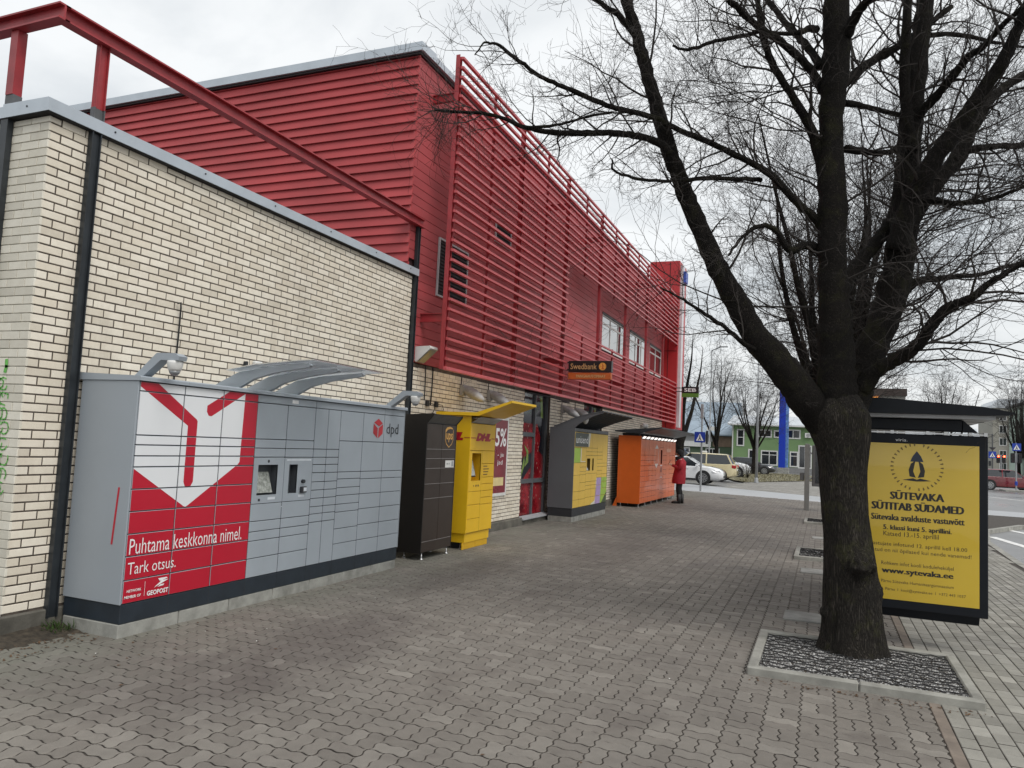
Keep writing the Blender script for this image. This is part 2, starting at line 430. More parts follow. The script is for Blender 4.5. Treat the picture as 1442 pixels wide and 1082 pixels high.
# lane, forecourt and grass beyond the pavement
ln = MB(); ln.poly([(-14,35.9,-.030),(-5.6,33.5,-.030),(0,31.7,-.030),(3,31.1,-.030),(12,30.7,-.030),(30,31,-.030),(30,33.5,-.030),(6,34.6,-.030),(0,36.5,-.030),(-6.9,41.2,-.030),(-14,46,-.030)])
tag(ln.build('side_lane', M_LANE), kind='structure')
M_FORE = paver_mat('forecourt_paver', (.25, .24, .22), (.28, .27, .25), 1.15)
fc = MB(); fc.poly([(-4.6,39.7,-.034),(0,36.4,-.034),(6,34.5,-.034),(6.5,57,-.034),(-1,58.5,-.034),(-4.4,48.4,-.034)])
tag(fc.build('forecourt', M_FORE), kind='structure')
fs = MB()
for i in range(38):
    for j in range(66):
        x = -4.4+i*.28; y = 36.6+j*.30
        if y < 36.5-(x)*.7 and x < 0 or (x > 0 and y < 36.5-x*.33): continue
        if y > 48.4+(x+4.4)*2.9 or y > 57: continue
        fs.rv = rg.random(); fs.poly([(x+.006,y+.006,-.028),(x+.272,y+.006,-.028),(x+.272,y+.292,-.028),(x+.006,y+.292,-.028)])
FORE = bpy.data.objects['forecourt']
tag(fs.build('forecourt_pavers', M_FORE, FORE, attr=True), kind='stuff')
M_SOIL = M('soil', (.050, .040, .028), .95, var=.4, scale=20, bmp=1, bscale=120)
M_GRASSBED = M('grass_soil', (.18, .165, .10), .95, var=.35, scale=2, bmp=.8, bscale=80)
gb = MB(); gb.poly([(-9,66,.0),(-5.2,50.5,.0),(-4.3,48.8,.0),(-1,58.8,.0),(6,58,.0),(6,66,.0),(-3,77,.0),(-9,77,.0)])
LAWN = tag(gb.build('lawn', M_GRASSBED), kind='structure')
gr = MB(); rg = random.Random(5)
for k in range(5200):
    x = rg.uniform(-5.6, 5.5); y = rg.uniform(49, 76)
    if y < 48.9+abs(x+4.3)*2.7*(1 if x > -4.3 else .4) or (x > -1 and y > 66-(x)*1.2): continue
    h = rg.uniform(.04, .10); a = rg.uniform(0, 6.28); w = .03
    gr.poly([(x-w*math.cos(a), y-w*math.sin(a), 0), (x+w*math.cos(a), y+w*math.sin(a), 0), (x+rg.uniform(-.06,.06), y+rg.uniform(-.06,.06), h)])
M_GRASS = M('dry_grass', (.20, .18, .105), .9, var=.4, scale=3)
tag(gr.build('grass', M_GRASS), 'short dry yellowish grass on the lawn by the blue pole', 'grass', kind='stuff')
# painted lines on the street
M_PAINT = M('road_paint', (.72, .72, .70), .6, var=.15, scale=6)
mk = MB()
for (p, q) in [((1393,700),(1470,709)), ((1393,741),(1470,757)), ((1396,756),(1470,778))]:
    a, b_ = atZ(*p, -.094), atZ(*q, -.094); w = .11; d = (b_-a).normalized(); n = Vector((-d.y, d.x, 0))*w
    mk.poly([a-n, b_-n, b_+n, a+n])
ROADMARK = tag(mk.build('road_markings', M_PAINT), kind='structure')

# ------------------------------------------------------------------ tree beds
M_GRAV = None
def gravel_mat():
    m, t, b = newmat('gravel'); r = rnd(t)
    t.links.new(ramp(t, r, [(0, (.06,.06,.062)), (.35, (.22,.215,.21)), (.75, (.40,.395,.385)), (1, (.70,.69,.67))]), b.inputs['Base Color'])
    b.inputs['Roughness'].default_value = .85; return m
M_GRAV = gravel_mat()
M_BLACKPL = M('black_grid', (.018, .018, .019), .75, var=.3)
BEDLAB = ['concrete edged gravel tree bed round the large foreground trunk', 'small gravel tree bed in the pavement behind the foreground trunk', 'farthest gravel tree bed beside the grey sign post']
for bi, y0 in enumerate(BEDS):
    t_ = thing('tree_bed', BEDLAB[bi], 'tree bed', (.29, y0+.7, 0), 0, 'gravel tree beds along the pavement')
    x0, x1, y1 = -.52, 1.08, y0+1.40
    if bi: x0 = -.42
    w = .078
    for (a, b_, c, d) in [(x0, .27, y0, y0+w), (.276, x1, y0, y0+w), (x0, x1, y1-w, y1), (x0, x0+w, y0+w+.004, y1-w-.004), (x1-w, x1, y0+w+.004, y1-w-.004)]:
        mb = MB(); mb.cbox(a, b_, c, d, -.06, .062, .010); mb.build('kerb_stone', M_KERB, t_)
    mb = MB(); mb.box(x0+w, x1-w, y0+w, y1-w, -.05, .026); mb.build('soil', M_SOIL, t_)
    gv = MB(); r2 = random.Random(20+bi); nst = 12000 if bi == 0 else 1500; big = 1 if bi == 0 else 1.9
    for k in range(nst):
        x = r2.uniform(x0+w, x1-w); y = r2.uniform(y0+w, y1-w); s_ = r2.uniform(.004, .0095)*big; z = .027+r2.uniform(0, .008)
        a = r2.uniform(0, 6.28); ca, sa = math.cos(a)*s_, math.sin(a)*s_; h = s_*r2.uniform(.5, .9); gv.rv = r2.random()
        gv.add([(x+ca,y+sa,z),(x-sa,y+ca,z),(x-ca*.8,y-sa*.8,z),(x+sa,y-ca,z),(x+ca*.2,y+sa*.3,z+h)], [(0,1,4),(1,2,4),(2,3,4),(3,0,4)])
    tag(gv.build('gravel', M_GRAV, t_, attr=True), kind='stuff')
    gd = MB(); ny = 14 if bi == 0 else 8
    for k in range(ny):
        y = y0+w+.03+(1.40-2*w-.06)*k/(ny-1); pts = []; nx = 26; ph = k % 2
        for i in range(nx+1):
            x = x0+w+(x1-x0-2*w)*i/nx; pts.append((x, y+(.017 if (i+ph) % 2 else -.017)+r2.uniform(-.008,.008), .046+r2.uniform(-.008,.003)))
        gd.tube(pts, .0048 if bi == 0 else .008, 4, False)
    tag(gd.build('root_grid', M_BLACKPL, t_), kind='stuff')
M_SLAB = M('cover_slab_concrete', (.27, .268, .25), .85, var=.18, scale=6, bmp=.4, bscale=120)
for k, (a, b_, c, d, lab) in enumerate([(-.36, .16, 8.52, 8.98, 'pale concrete cover slab on the paving just behind the foreground trunk'), (-.28, .3, 12.05, 12.5, 'low grey cover slab on the paving between two tree beds'), (-.18, .3, 17.2, 17.6, 'small cover slab lying beyond the second tree bed')]):
    mb = MB(); mb.cbox(a, b_, c, d, -.02, .018, .008); tag(mb.build('cover_slab', M_SLAB), lab, 'slab', 'cover slabs in the paving')
mc = MB(); mc.lathe((-3.3, 29.8, -.004), [(.30, 0), (.30, .014), (.24, .02), (0.01, .02)], 20)
tag(mc.build('manhole_cover', M('cast_iron', (.06,.055,.05), .6, var=.2)), 'round dark manhole cover in the paving near the person', 'manhole cover')

# ------------------------------------------------------------------ low cream brick building
def brick_mat(name, a, b2, dark):
    m, t, b = newmat(name); v = coords(t, 'World'); r = rnd(t)
    base = ramp(t, r, [(0, sc(a, .86)), (.3, a), (.8, b2), (1, sc(b2, 1.05))])
    mid = noise(t, v, 9, 6, .7); base = mixrgb(t, .6, base, ramp(t, mid, [(.3, (.88,.86,.83)), (.7, (1.08,1.08,1.08))]), 'MULTIPLY')
    fine = noise(t, v, 180, 3, .7); base = mixrgb(t, .35, base, ramp(t, fine, [(.28, (.55,.5,.45)), (.5, (1,1,1))]), 'MULTIPLY')
    st = noise(t, coords(t, 'World', (1, 1, .25)), 1.6, 7, .72, .5)
    base = mixrgb(t, math_(t, 'MULTIPLY', ramp(t, st, [(.55, (0,0,0)), (.75, (1,1,1))]), dark), base, (.24, .19, .14, 1))
    t.links.new(base, b.inputs['Base Color']); b.inputs['Roughness'].default_value = .8
    bump(t, b, math_(t, 'ADD', fine, mid), .35, .003); return m
M_BRICK = brick_mat('cream_brick', (.755, .69, .575, 1), (.80, .745, .64, 1), .30)
M_BRICKW = brick_mat('whitewashed_brick', (.68, .65, .56, 1), (.76, .73, .64, 1), .18)
M_MORT = M('dark_mortar', (.095, .076, .062), .95, var=.3, scale=10, bmp=.5, bscale=150)
M_MORTW = M('pale_mortar', (.50, .48, .42), .95, var=.2, scale=10)
M_PLINTH = M('plinth_concrete', (.125, .118, .10), .95, var=.35, scale=3, bmp=1, bscale=40, dirt=.5)
M_ZINC = M('zinc_flashing', (.50, .55, .60), .42, metal=.35, var=.06, scale=3)
M_BLKST = M('black_steel', (.022, .027, .032), .42, var=.25, scale=5)
M_REDST = M('red_steel', (.33, .033, .040), .40, var=.16, scale=4, dirt=.12)
M_REDCAP = M('grey_collar', (.10, .105, .11), .6)
WX = -5.85
BP, BLN = .0717, .2175          # brick pitch up and along
def brick_mesh(name, L, H, D, mat):
    mb = MB(); c = .0025     # faces +x, centred on y and z, front at x = 0
    y, z = L/2, H/2
    V = [(-D,-y,-z),(-D,y,-z),(-D,y,z),(-D,-y,z),(-c,-y,-z),(-c,y,-z),(-c,y,z),(-c,-y,z),(0,-y+c,-z+c),(0,y-c,-z+c),(0,y-c,z-c),(0,-y+c,z-c)]
    F = [(8,9,10,11)]
    for i in range(4):
        j = (i+1) % 4; F.append((4+i, 4+j, 8+j, 8+i)); F.append((i, j, 4+j, 4+i))
    mb.add(V, F); return mb, mb.mesh(name, mat)
JT = .0125
def brick_wall(parent, y_a, y_b, z_a, z_b, holes, n_parts, hide=None):
    """running bond on the plane x = WX facing +x; the n_parts bricks that show largest are parts, the rest one part"""
    cells = []; k = 0; z = z_a
    while z+BP <= z_b+.02:
        y = y_a-(BLN/2 if k % 2 else 0)
        while y < y_b:
            a, b_ = max(y, y_a), min(y+BLN, y_b)
            segs = [(a, b_)]
            for (h0, h1, hz0, hz1) in holes:
                if z+BP > hz0 and z < hz1:
                    out = []
                    for s0, s1 in segs:
                        if s1 <= h0 or s0 >= h1: out.append((s0, s1)); continue
                        if s0 < h0: out.append((s0, h0))
                        if s1 > h1: out.append((h1, s1))
                    segs = out
            for s0, s1 in segs:
                if s1-s0 > .03: cells.append((s0, s1, z, min(z+BP, z_b)))
            y += BLN
        z += BP; k += 1
    def seen(c):
        q = project((WX, (c[0]+c[1])/2, (c[2]+c[3])/2))
        if q is None or not (-5 < q[0] < 1445 and -5 < q[1] < 1085): return None
        if hide and hide((c[0]+c[1])/2, (c[2]+c[3])/2): return None
        return q[2]
    full = sorted([(seen(c), c) for c in cells if abs(c[1]-c[0]-BLN) < .001 and seen(c)], key=lambda a: a[0])
    pick = set(c for _, c in full[:n_parts])
    r3 = random.Random(int(y_a*10)); me = None
    rest = MB()
    for c in cells:
        L = c[1]-c[0]-JT; H = c[3]-c[2]-JT; yc = (c[0]+c[1])/2; zc = (c[2]+c[3])/2
        if c in pick:
            if me is None: _, me = brick_mesh('brick', L, H, .03, M_BRICK)
            place(me, 'brick', parent, (WX+r3.uniform(-.0012,.0012), yc+r3.uniform(-.001,.001), zc+r3.uniform(-.001,.001)), (0, r3.uniform(-.006,.006), r3.uniform(-.006,.006)))
        else:
            mb, m0 = brick_mesh('b', L, H, .03, M_BRICK); bpy.data.meshes.remove(m0)
            dx = r3.uniform(-.0012,.0012); rest.rv = r3.random()
            rest.add([(p[0]+WX+dx, p[1]+yc, p[2]+zc) for p in mb.v], mb.f)
    tag(rest.build('bricks', M_BRICK, parent, attr=True), kind='stuff')
CY, CE, CT = 4.0, 9.884, 4.183           # corner y, end y, top of brickwork
ax = thing('brick_annex', 'low cream brick building with grey coping and red roof railing on black posts', 'building', (WX-2, 6.9, 0))
mb = MB(); mb.box(-15, WX-.005, CY+.011, 9.883, .16, CT); wall = mb.build('wall', M_MORT, ax)
brick_wall(wall, CY, CE, .185, CT, [], 300, lambda y, z: z < 2.12 and y > 5.0)
# whitewashed end wall that faces the camera side
mb = MB(); mb.box(-15, WX-.014, CY+.0095, CY+.0125, .16, CT); ew = mb.build('end_wall', M_MORTW, ax); tag(ew, 'end wall of paler bricks with light joints and green graffiti')
eb = MB(); r3 = random.Random(9); k = 0; z = .185
while z+BP <= CT+.02:
    x = WX-(0 if k % 2 else BLN/2); first = True
    xs = [WX] + ([WX-BLN/2] if k % 2 == 0 else []); 
    while xs[-1] > -9.2: xs.append(xs[-1]-BLN)
    for x1, x0 in zip(xs, xs[1:]):
        eb.rv = r3.random(); dz = r3.uniform(0, .0015); g2 = .004
        eb.cbox(x0+g2, x1-(g2 if x1 < WX else 0), CY-dz+.001, CY+.02, z+g2, min(z+BP, CT)-g2, .002)
    z += BP; k += 1
tag(eb.build('bricks', M_BRICKW, ew, attr=True), kind='stuff')
# graffiti on the end wall
M_GRAF = M('green_spray', (.16, .52, .10), .6, var=.3, scale=30)
r4 = random.Random(12); gf = MB()
def spray(pts, w):
    pts = [Vector((p[0], CY-.004, p[1])) for p in pts]
    for a, b_ in zip(pts, pts[1:]):
        d = (b_-a).normalized(); n = Vector((-d.z, 0, d.x))*w/2
        gf.poly([a-n-d*w*.3, b_-n+d*w*.3, b_+n+d*w*.3, a+n-d*w*.3])
for zc, w_ in [(1.98,.10),(1.86,.11),(1.74,.10),(1.63,.12),(1.50,.11),(1.38,.12),(1.26,.10),(1.15,.08)]:
    x = -6.20+ (1.98-zc)*.12
    for q in range(3):
        pts = []; a0 = r4.uniform(0, 6); 
        for i in range(9): pts.append((x+w_*q*.55+.055*math.cos(a0+i*.62)+r4.uniform(-.006,.006), zc+.050*math.sin(a0+i*.62)+r4.uniform(-.006,.006)))
        spray(pts, .012)
spray([(-6.075,2.17),(-6.07,2.12),(-6.08,2.08)], .035)
tag(gf.build('graffiti', M_GRAF, ew), 'bright green sprayed scribbles')
mb = MB(); mb.cbox(-15, WX+.035, CY-.035, 9.66, -.10, .172, .01); mb.build('plinth', M_PLINTH, ax)
# coping: front run, end run, with a standing front lip
cp = MB(); cp.prism([(-6.35,4.192),(-5.785,4.192),(-5.785,4.298),(-5.80,4.304),(-6.35,4.31)], 1, CY-.062, 9.965)
cp.xform(Matrix.Identity(4)); c1 = cp.build('coping', M_ZINC, ax)
cp = MB(); cp.prism([(CY-.060,4.193),(CY+.3,4.193),(CY+.3,4.300),(CY-.048,4.298),(CY-.060,4.290)], 0, -15, -5.802); cp.build('coping', M_ZINC, ax)
mb = MB(); mb.box(-6.2, -5.791, CY-.056, 9.88, 4.184, 4.191); mb.box(-15, -6.201, CY-.056, CY+.3, 4.184, 4.191); mb.build('coping_shade_strip', M('coping_shade_black', (.012,.012,.013), .8), ax)  # black strip painting in the shade beneath the coping overhang
mb = MB(); mb.box(-15, -6.3, CY+.45, 9.6, 4.12, 4.24); mb.build('roof', M('roof_felt', (.07,.07,.072), .9), ax)
sb = MB()
for y in (4.55, 5.6, 6.65, 7.7, 8.75, 9.7): sb.tube([(-5.787, y, 4.255), (-5.779, y, 4.255)], .009, 8)
for x in (-6.05,): sb.tube([(x, CY-.058, 4.255), (x, CY-.066, 4.255)], .009, 8)
sb.build('coping_screws', M_BLKST, ax)
# black posts below the coping, red posts and rail above it
def cpost(y0, y1, z0, z1, mat, name, xo=0):     # C-section steel post on the front wall
    mb = MB(); xa = WX+.006+xo; xb = WX+.058+xo
    mb.box(xa, xb, y0, y0+.010, z0, z1); mb.box(xa, xb, y1-.010, y1, z0, z1); mb.box(xa+.018, xa+.030, y0+.0101, y1-.0101, z0, z1)
    return mb.build(name, mat, ax)
for y0, y1 in ((4.345, 4.435), (9.887, 9.965)):
    cpost(y0, y1, .10, 4.183 if y0 < 9 else 4.98, M_BLKST, 'post')
cpost(4.345, 4.44, 4.40, 4.955, M_REDST, 'railing_post'); cpost(4.341, 4.444, 4.25, 4.399, M_REDCAP, 'collar')
mb = MB(); mb.box(-6.375, -6.285, CY-.054, CY-.004, .1, 4.183); mb.build('post', M_BLKST, ax)
mb = MB(); mb.box(-6.36, -6.27, CY-.05, CY+.03, 4.40, 4.955); mb.build('railing_post', M_REDST, ax)
mb = MB(); mb.box(-6.363, -6.267, CY-.045, CY+.033, 4.27, 4.399); mb.build('collar', M_REDCAP, ax)
def rail(pts):                                     # channel-section beam
    for a, b_ in pts: 
        mb = MB()
        if abs(a[0]-b_[0]) < .01:
            x = a[0]; mb.box(x-.05, x+.05, a[1], b_[1], 5.075, 5.09); mb.box(x-.05, x+.05, a[1], b_[1], 4.957, 4.972); mb.box(x-.012, x+.004, a[1], b_[1], 4.9721, 5.0749)
        else:
            y = a[1]; mb.box(a[0], b_[0], y-.05, y+.05, 5.0755, 5.0905); mb.box(a[0], b_[0], y-.05, y+.05, 4.9575, 4.9725); mb.box(a[0], b_[0], y-.004, y+.012, 4.9726, 5.0754)
        mb.build('rail', M_REDST, ax)
rail([((-5.80, CY-.02), (-5.80, 10.02)), ((-15, CY-.03), (-5.75, CY-.03))])
for x in (-8.2, -10.1): 
    mb = MB(); mb.box(x-.045, x+.045, CY-.07, CY+.01, 4.29, 4.955); mb.build('railing_post', M_REDST, ax)

# ------------------------------------------------------------------ main building
mbd = thing('red_clad_building', 'two storey shop clad in dark red boards over cream brick behind slatted screen', 'building', (WX-6, 20, 0))
M_BOARD = M('red_board', (.37, .056, .062), .55, var=.14, scale=3, bmp=.25, bscale=90, stretch=(1, .25, 1), dirt=.10)
M_LAP = M('red_lap_board', (.41, .052, .056), .55, var=.14, scale=3, bmp=.25, bscale=90, stretch=(.25, 1, 1), dirt=.10)
M_BACK = M('dark_void', (.03, .008, .009), .9)
M_TOWER = M('red_panel', (.42, .018, .022), .4, var=.06, scale=1)
YE = 29.6; WIN = [(20.55, 23.35), (23.85, 26.5), (26.95, 29.1)]; WZ0, WZ1 = 4.50, 5.50
DOOR = (14.80, 16.42); DOOR2 = (19.1, 20.9); POSTER = (12.55, 13.93, .66, 2.2)
core = MB()
for _a, _b in ((9.74, DOOR[0]-.012), (DOOR[1]+.012, DOOR2[0]-.012), (DOOR2[1]+.012, 31.2)): core.box(-24, WX-.005, _a, _b, -.1, 2.86)
core.box(-24, WX-.16, 9.75, 31.1, -.09, 2.85); bw = core.build('brick_wall', M_MORT, mbd)
brick_wall(bw, 9.99, 29.6, .165, 2.80, [(*DOOR, .1, 2.85), (*DOOR2, .1, 2.85)], 220, lambda y, z: (y < 11.6 and z < 2.1) or y > 16.3 or y < 10.3)
core = MB(); core.box(-24, WX-.035, 9.74, YE, 2.861, 7.62); core.build('backing', M_BACK, mbd)
mb = MB(); mb.cbox(-23.9, WX+.07, 9.995, DOOR[0]-.01, -.1, .158, .01); mb.cbox(-23.9, WX+.07, DOOR[1]+.01, DOOR2[0], -.1, .158, .01); mb.cbox(-23.9, WX+.07, DOOR2[1], 29.7, -.1, .158, .01); mb.build('plinth', M_PLINTH, mbd)
BPT = .1425; r5 = random.Random(31)
z = 2.872
bme = {}
while z < 7.60:
    z1 = min(z+BPT-.006, 7.62)
    segs = [(9.70 if z > 4.30 else 9.972, YE)]
    if z1 > WZ0 and z < WZ1: segs = [(9.70 if z > 4.30 else 9.972, WIN[0][0]), (WIN[0][1], WIN[1][0]), (WIN[1][1], WIN[2][0]), (WIN[2][1], YE)]
    for a, b_ in segs:
        cut = sorted({a, b_, *[q for q in (13.0, 16.9, 20.4, 24.1, 27.6) if a+.4 < q+.3*math.sin(z*37) < b_-.4]})
        for s0, s1 in zip(cut, cut[1:]):
            mb = MB(); j = r5.uniform(-.0015, .0015); mb.cbox(WX-.03, WX+j, s0+.0015, s1-.0015, z, z1, .003); mb.build('board', M_BOARD, mbd)
    z += BPT
# gable: lapped boards leaning outward towards their lower edge
z = 4.22
while z < 7.60:
    z1 = z+.1465
    for x0, x1 in ((-10.8+.6*math.sin(z*23), WX+.012), (-17, -10.803+.6*math.sin(z*23))):
        mb = MB(); mb.prism([(9.678, z), (9.700, z-.004), (9.735, min(z1,7.62)), (9.716, min(z1,7.62)+.004)], 0, x0, x1); mb.build('lap_board', M_LAP, mbd)
    z += .1465
mb = MB(); mb.box(-17, WX-.04, 9.7361, 9.7399, 4.2, 7.62); mb.build('gable_backing', M_BACK, mbd)
M_SOF = M('dark_fascia', (.035, .032, .035), .5)
mb = MB(); mb.box(-17, WX+.03, 9.665, YE, 7.626, 7.67); mb.build('fascia', M_SOF, mbd)
mb = MB(); mb.prism([(9.62,7.655),(9.62,7.79),(9.635,7.80),(10.1,7.82),(10.1,7.671),(9.655,7.671),(9.655,7.655)], 0, -17, WX+.075); mb.build('roof_coping', M_ZINC, mbd)
mb = MB(); mb.prism([(WX-.4,7.6715),(WX+.08,7.6715),(WX+.08,7.775),(WX+.07,7.785),(WX-.4,7.79)], 1, 9.628, YE); mb.build('roof_coping', M_ZINC, mbd)
mb = MB(); mb.box(-17, WX-.3, 10.0, 31.2, 7.6705, 7.76); mb.build('roof', MATS['roof_felt'], mbd)
mb = MB(); mb.box(-7.2, -6.75, 9.62, 9.66, 4.33, 4.55); 
mb.build('gable_vent', M_BLKST, mbd)
# tower at the far end
mb = MB(); mb.box(-6.53, -5.34, 29.61, 31.2, 2.55, 9.25); tw = mb.build('tower', M_TOWER, mbd)
mb = MB(); mb.box(-5.72, -5.70, 29.60, 29.609, 2.6, 9.2); mb.box(-6.5, -5.36, 29.60, 29.609, 5.62, 5.64); mb.build('panel_joint', M_BACK, tw)
M_SIGNEDGE = M('pale_sign_case', (.62, .60, .62), .4)
mb = MB(); mb.box(-5.338, -5.23, 29.8, 30.2, 2.62, 9.1); mb.build('sign_case', M_SIGNEDGE, tw)
mb = MB(); mb.box(-5.228, -5.12, 29.8, 30.3, 8.42, 8.85); mb.build('blue_sign', M('blue_sign', (.02,.06,.35), .4), tw)
# upper windows
M_FRAME = M('white_frame', (.62, .62, .60), .5, var=.05)
M_GLASS, _t, _b = newmat('window_glass'); _b.inputs['Base Color'].default_value = (.035,.04,.045,1); _b.inputs['Roughness'].default_value = .03; _b.inputs['Specular IOR Level'].default_value = 1.0; _b.inputs['Coat Weight'].default_value = 1.0; _b.inputs['Coat IOR'].default_value = 2.2
for (a, b_) in WIN:
    mb = MB(); mb.box(WX-.034, WX-.028, a+.01, b_-.01, WZ0+.01, WZ1-.01)
    w_ = mb.build('window', M_GLASS, mbd)
    fr = MB(); n = 3 if b_-a > 2.3 else 2
    fr.box(WX-.08, WX-.01, a, b_, WZ0, WZ0+.05); fr.box(WX-.08, WX-.01, a, b_, WZ1-.04, WZ1)
    for k in range(n+1):
        y = a+(b_-a-.05)*k/n; fr.box(WX-.078, WX-.012, y, y+.05, WZ0+.0501, WZ1-.0401)
    fr.box(WX-.077, WX-.016, a+.06, b_-.06, WZ1-.27, WZ1-.22); fr.build('frame', M_FRAME, w_)
    mb = MB(); mb.box(WX-.03, WX+.02, a-.06, b_+.06, WZ1+.003, WZ1+.05); mb.build('lintel', M_SOF, w_)
# louvred vents
M_LOUV = M('dark_louvre', (.02, .024, .026), .5)
M_GREYFR = M('grey_frame', (.42, .43, .44), .5)
for (a, b_, z0, z1) in ((10.63, 11.72, 4.03, 5.0), (12.83, 13.60, 5.53, 5.92)):
    fr = MB(); fr.box(WX+.002, WX+.03, a, b_, z0, z0+.03); fr.box(WX+.002, WX+.03, a, b_, z1-.03, z1); fr.box(WX+.002, WX+.03, a, a+.03, z0+.0301, z1-.0301); fr.box(WX+.002, WX+.03, b_-.03, b_, z0+.0301, z1-.0301)
    v_ = fr.build('vent', M_GREYFR, mbd)
    bk = MB(); bk.box(WX+.0025, WX+.006, a+.03, b_-.03, z0+.03, z1-.03); bk.build('vent_back', M_LOUV, v_)
    n = int((z1-z0)/.058)
    for k in range(n):
        z = z0+.035+(z1-z0-.07)*k/n; s_ = MB(); s_.prism([(WX+.007,z+.04),(WX+.024,z+.004),(WX+.028,z+.008),(WX+.010,z+.043)], 1, a+.031, b_-.031); s_.build('louvre', M_LOUV, v_)
# wall film windows on the ground floor
def film_mat():
    m, t, b = newmat('strawberry_film'); v = coords(t, 'World')
    vo = N(t, 'ShaderNodeTexVoronoi'); vo.inputs['Scale'].default_value = 9.0; t.links.new(coords(t, 'World', (1, 1, .6)), vo.inputs['Vector'])
    seed = ramp(t, vo.outputs['Distance'], [(.10, (1,1,1)), (.17, (0,0,0))])
    shade = noise(t, v, 2.0, 3, .5, .5)
    c = ramp(t, shade, [(.30, (.10,.008,.012)), (.48, (.30,.014,.022)), (.72, (.46,.05,.06))])
    c = mixrgb(t, math_(t, 'MULTIPLY', seed, .75), c, (.62, .45, .38, 1)); t.links.new(c, b.inputs['Base Color'])
    b.inputs['Roughness'].default_value = .12; b.inputs['Coat Weight'].default_value = .8; b.inputs['Coat Roughness'].default_value = .03; return m
M_FILM = film_mat(); M_FILMD = M('film_dark', (.018, .02, .03), .12, coat=.8); M_LEAF = M('film_leaf', (.13, .25, .04), .15, coat=.8, col2=(.30,.38,.12,1), scale=14)
M_ALU = M('grey_window_bar', (.115, .125, .135), .45)
M_SILL = M('metal_sill', (.50, .52, .54), .45, metal=.3)
for di, (a, b_) in enumerate((DOOR, DOOR2)):
    x = WX-.10; mb = MB(); mb.box(x-.02, x, a, b_, .16, 2.80); w_ = mb.build('film_window', M_FILM, mbd)
    fx = frame_x(x); mid = a+(b_-a)*.52
    decal([(a,2.15),(b_,2.15),(b_,2.8),(a,2.8)], fx, M_FILMD, w_, 'dark_print', .002)
    decal([(mid+.40,1.55),(b_,1.42),(b_,2.15),(mid+.25,2.15),(mid+.48,1.85)], fx, M_FILMD, w_, 'dark_print', .003)
    decal([(a,1.30),(mid-.05,1.52),(mid-.05,1.2),(a+.35,.95),(a,.9)], fx, M_FILMD, w_, 'dark_print', .0025)
    for P in ([(a+.05,.93),(a+.20,.95),(a+.42,1.25),(a+.36,1.45),(a+.25,1.15)], [(a+.42,1.20),(a+.62,1.3),(a+.60,1.55),(a+.33,1.68),(a+.50,1.5)], [(mid+.45,2.3),(mid+.60,2.3),(mid+.5,2.75),(mid+.35,2.8)]):
        decal(P, fx, M_LEAF, w_, 'leaf_print', .004)
    fr = MB(); fr.box(x, x+.05, a, a+.05, .16, 2.8); fr.box(x, x+.05, b_-.05, b_, .16, 2.8); fr.box(x+.001, x+.045, mid-.03, mid+.03, .16, 2.8)
    for zz in (.85, 1.86): fr.box(x+.0005, x+.048, a+.0501, mid-.0301, zz, zz+.09)
    fr.box(x+.0005, x+.048, mid+.0301, b_-.0501, .85, .94)
    fr.build('frame', M_ALU, w_)
    rv = MB(); rv.box(x-.021, WX-.002, a-.012, a-.001, .16, 2.8); rv.box(x-.021, WX-.002, b_+.001, b_+.012, .16, 2.8); rv.build('reveal', M_MORT, w_)
    sl = MB(); sl.prism([(x+.05,.165),(WX+.10,.125),(WX+.10,.10),(x+.05,.12)], 1, a-.03, b_+.03); sl.build('sill', M_SILL, w_)
    st = MB(); st.box(x, WX+.06, a-.01, b_+.01, -.1, .099); st.build('threshold', M_PLINTH, w_)
po = MB(); po.box(WX+.002, WX+.03, *POSTER); pz = po.build('poster_board', M('white_board', (.72,.72,.70), .5), mbd)
fx = frame_x(WX+.03); M_MAROON = M('maroon_print', (.20, .012, .025), .3, coat=.4, var=.2, scale=2); M_WHITE = M('white_print', (.80,.80,.80), .4, var=.03); M_PALEY = M('pale_yellow_print', (.75,.62,.30), .4)
decal([(12.6,.72),(13.87,.72),(13.87,2.14),(12.6,2.14)], fx, M_MAROON, pz)
text('5%', fx, 13.28, 1.62, 13.82, 1.98, M_WHITE, pz, bold=.02); text('- ja', fx, 13.42, 1.40, 13.72, 1.50, M_WHITE, pz); text('jad', fx, 13.42, 1.24, 13.68, 1.36, M_WHITE, pz)
decal([(12.9,.86),(13.76,.86),(13.76,1.02),(12.9,1.02)], fx, M_PALEY, pz, 'yellow_print', .002)
# slatted screen in front of the cladding (a part of the building)
SX = -5.36; M_SLAT = M('red_slat', (.52, .088, .098), .36, var=.10, scale=5, dirt=.08)
mb = MB(); mb.cbox(SX-.035, SX+.03, 10.17, 30.5, 2.765, 2.82, .006); scr = mb.build('screen_rail', M_SLAT, mbd)
posts = [10.17+2.82*k for k in range(8)]
for k, y in enumerate(posts):
    zt = 7.80 if k == 0 else 7.76
    mb = MB(); mb.box(SX-.10, SX-.032, y, y+.012, 2.78, zt); mb.box(SX-.10, SX-.032, y+.075, y+.087, 2.78, zt); mb.box(SX-.075, SX-.062, y+.0121, y+.0749, 2.78, zt)
    mb.build('post', M_REDST, scr)
    for z in (3.52, 7.06):
        a = MB(); a.box(WX+.003, SX-.101, y+.01, y+.075, z, z+.014); a.box(WX+.003, SX-.101, y+.01, y+.075, z+.12, z+.134); a.box(WX+.003, SX-.101, y+.034, y+.046, z+.0141, z+.1199); a.build('bracket_arm', M_REDST, scr)
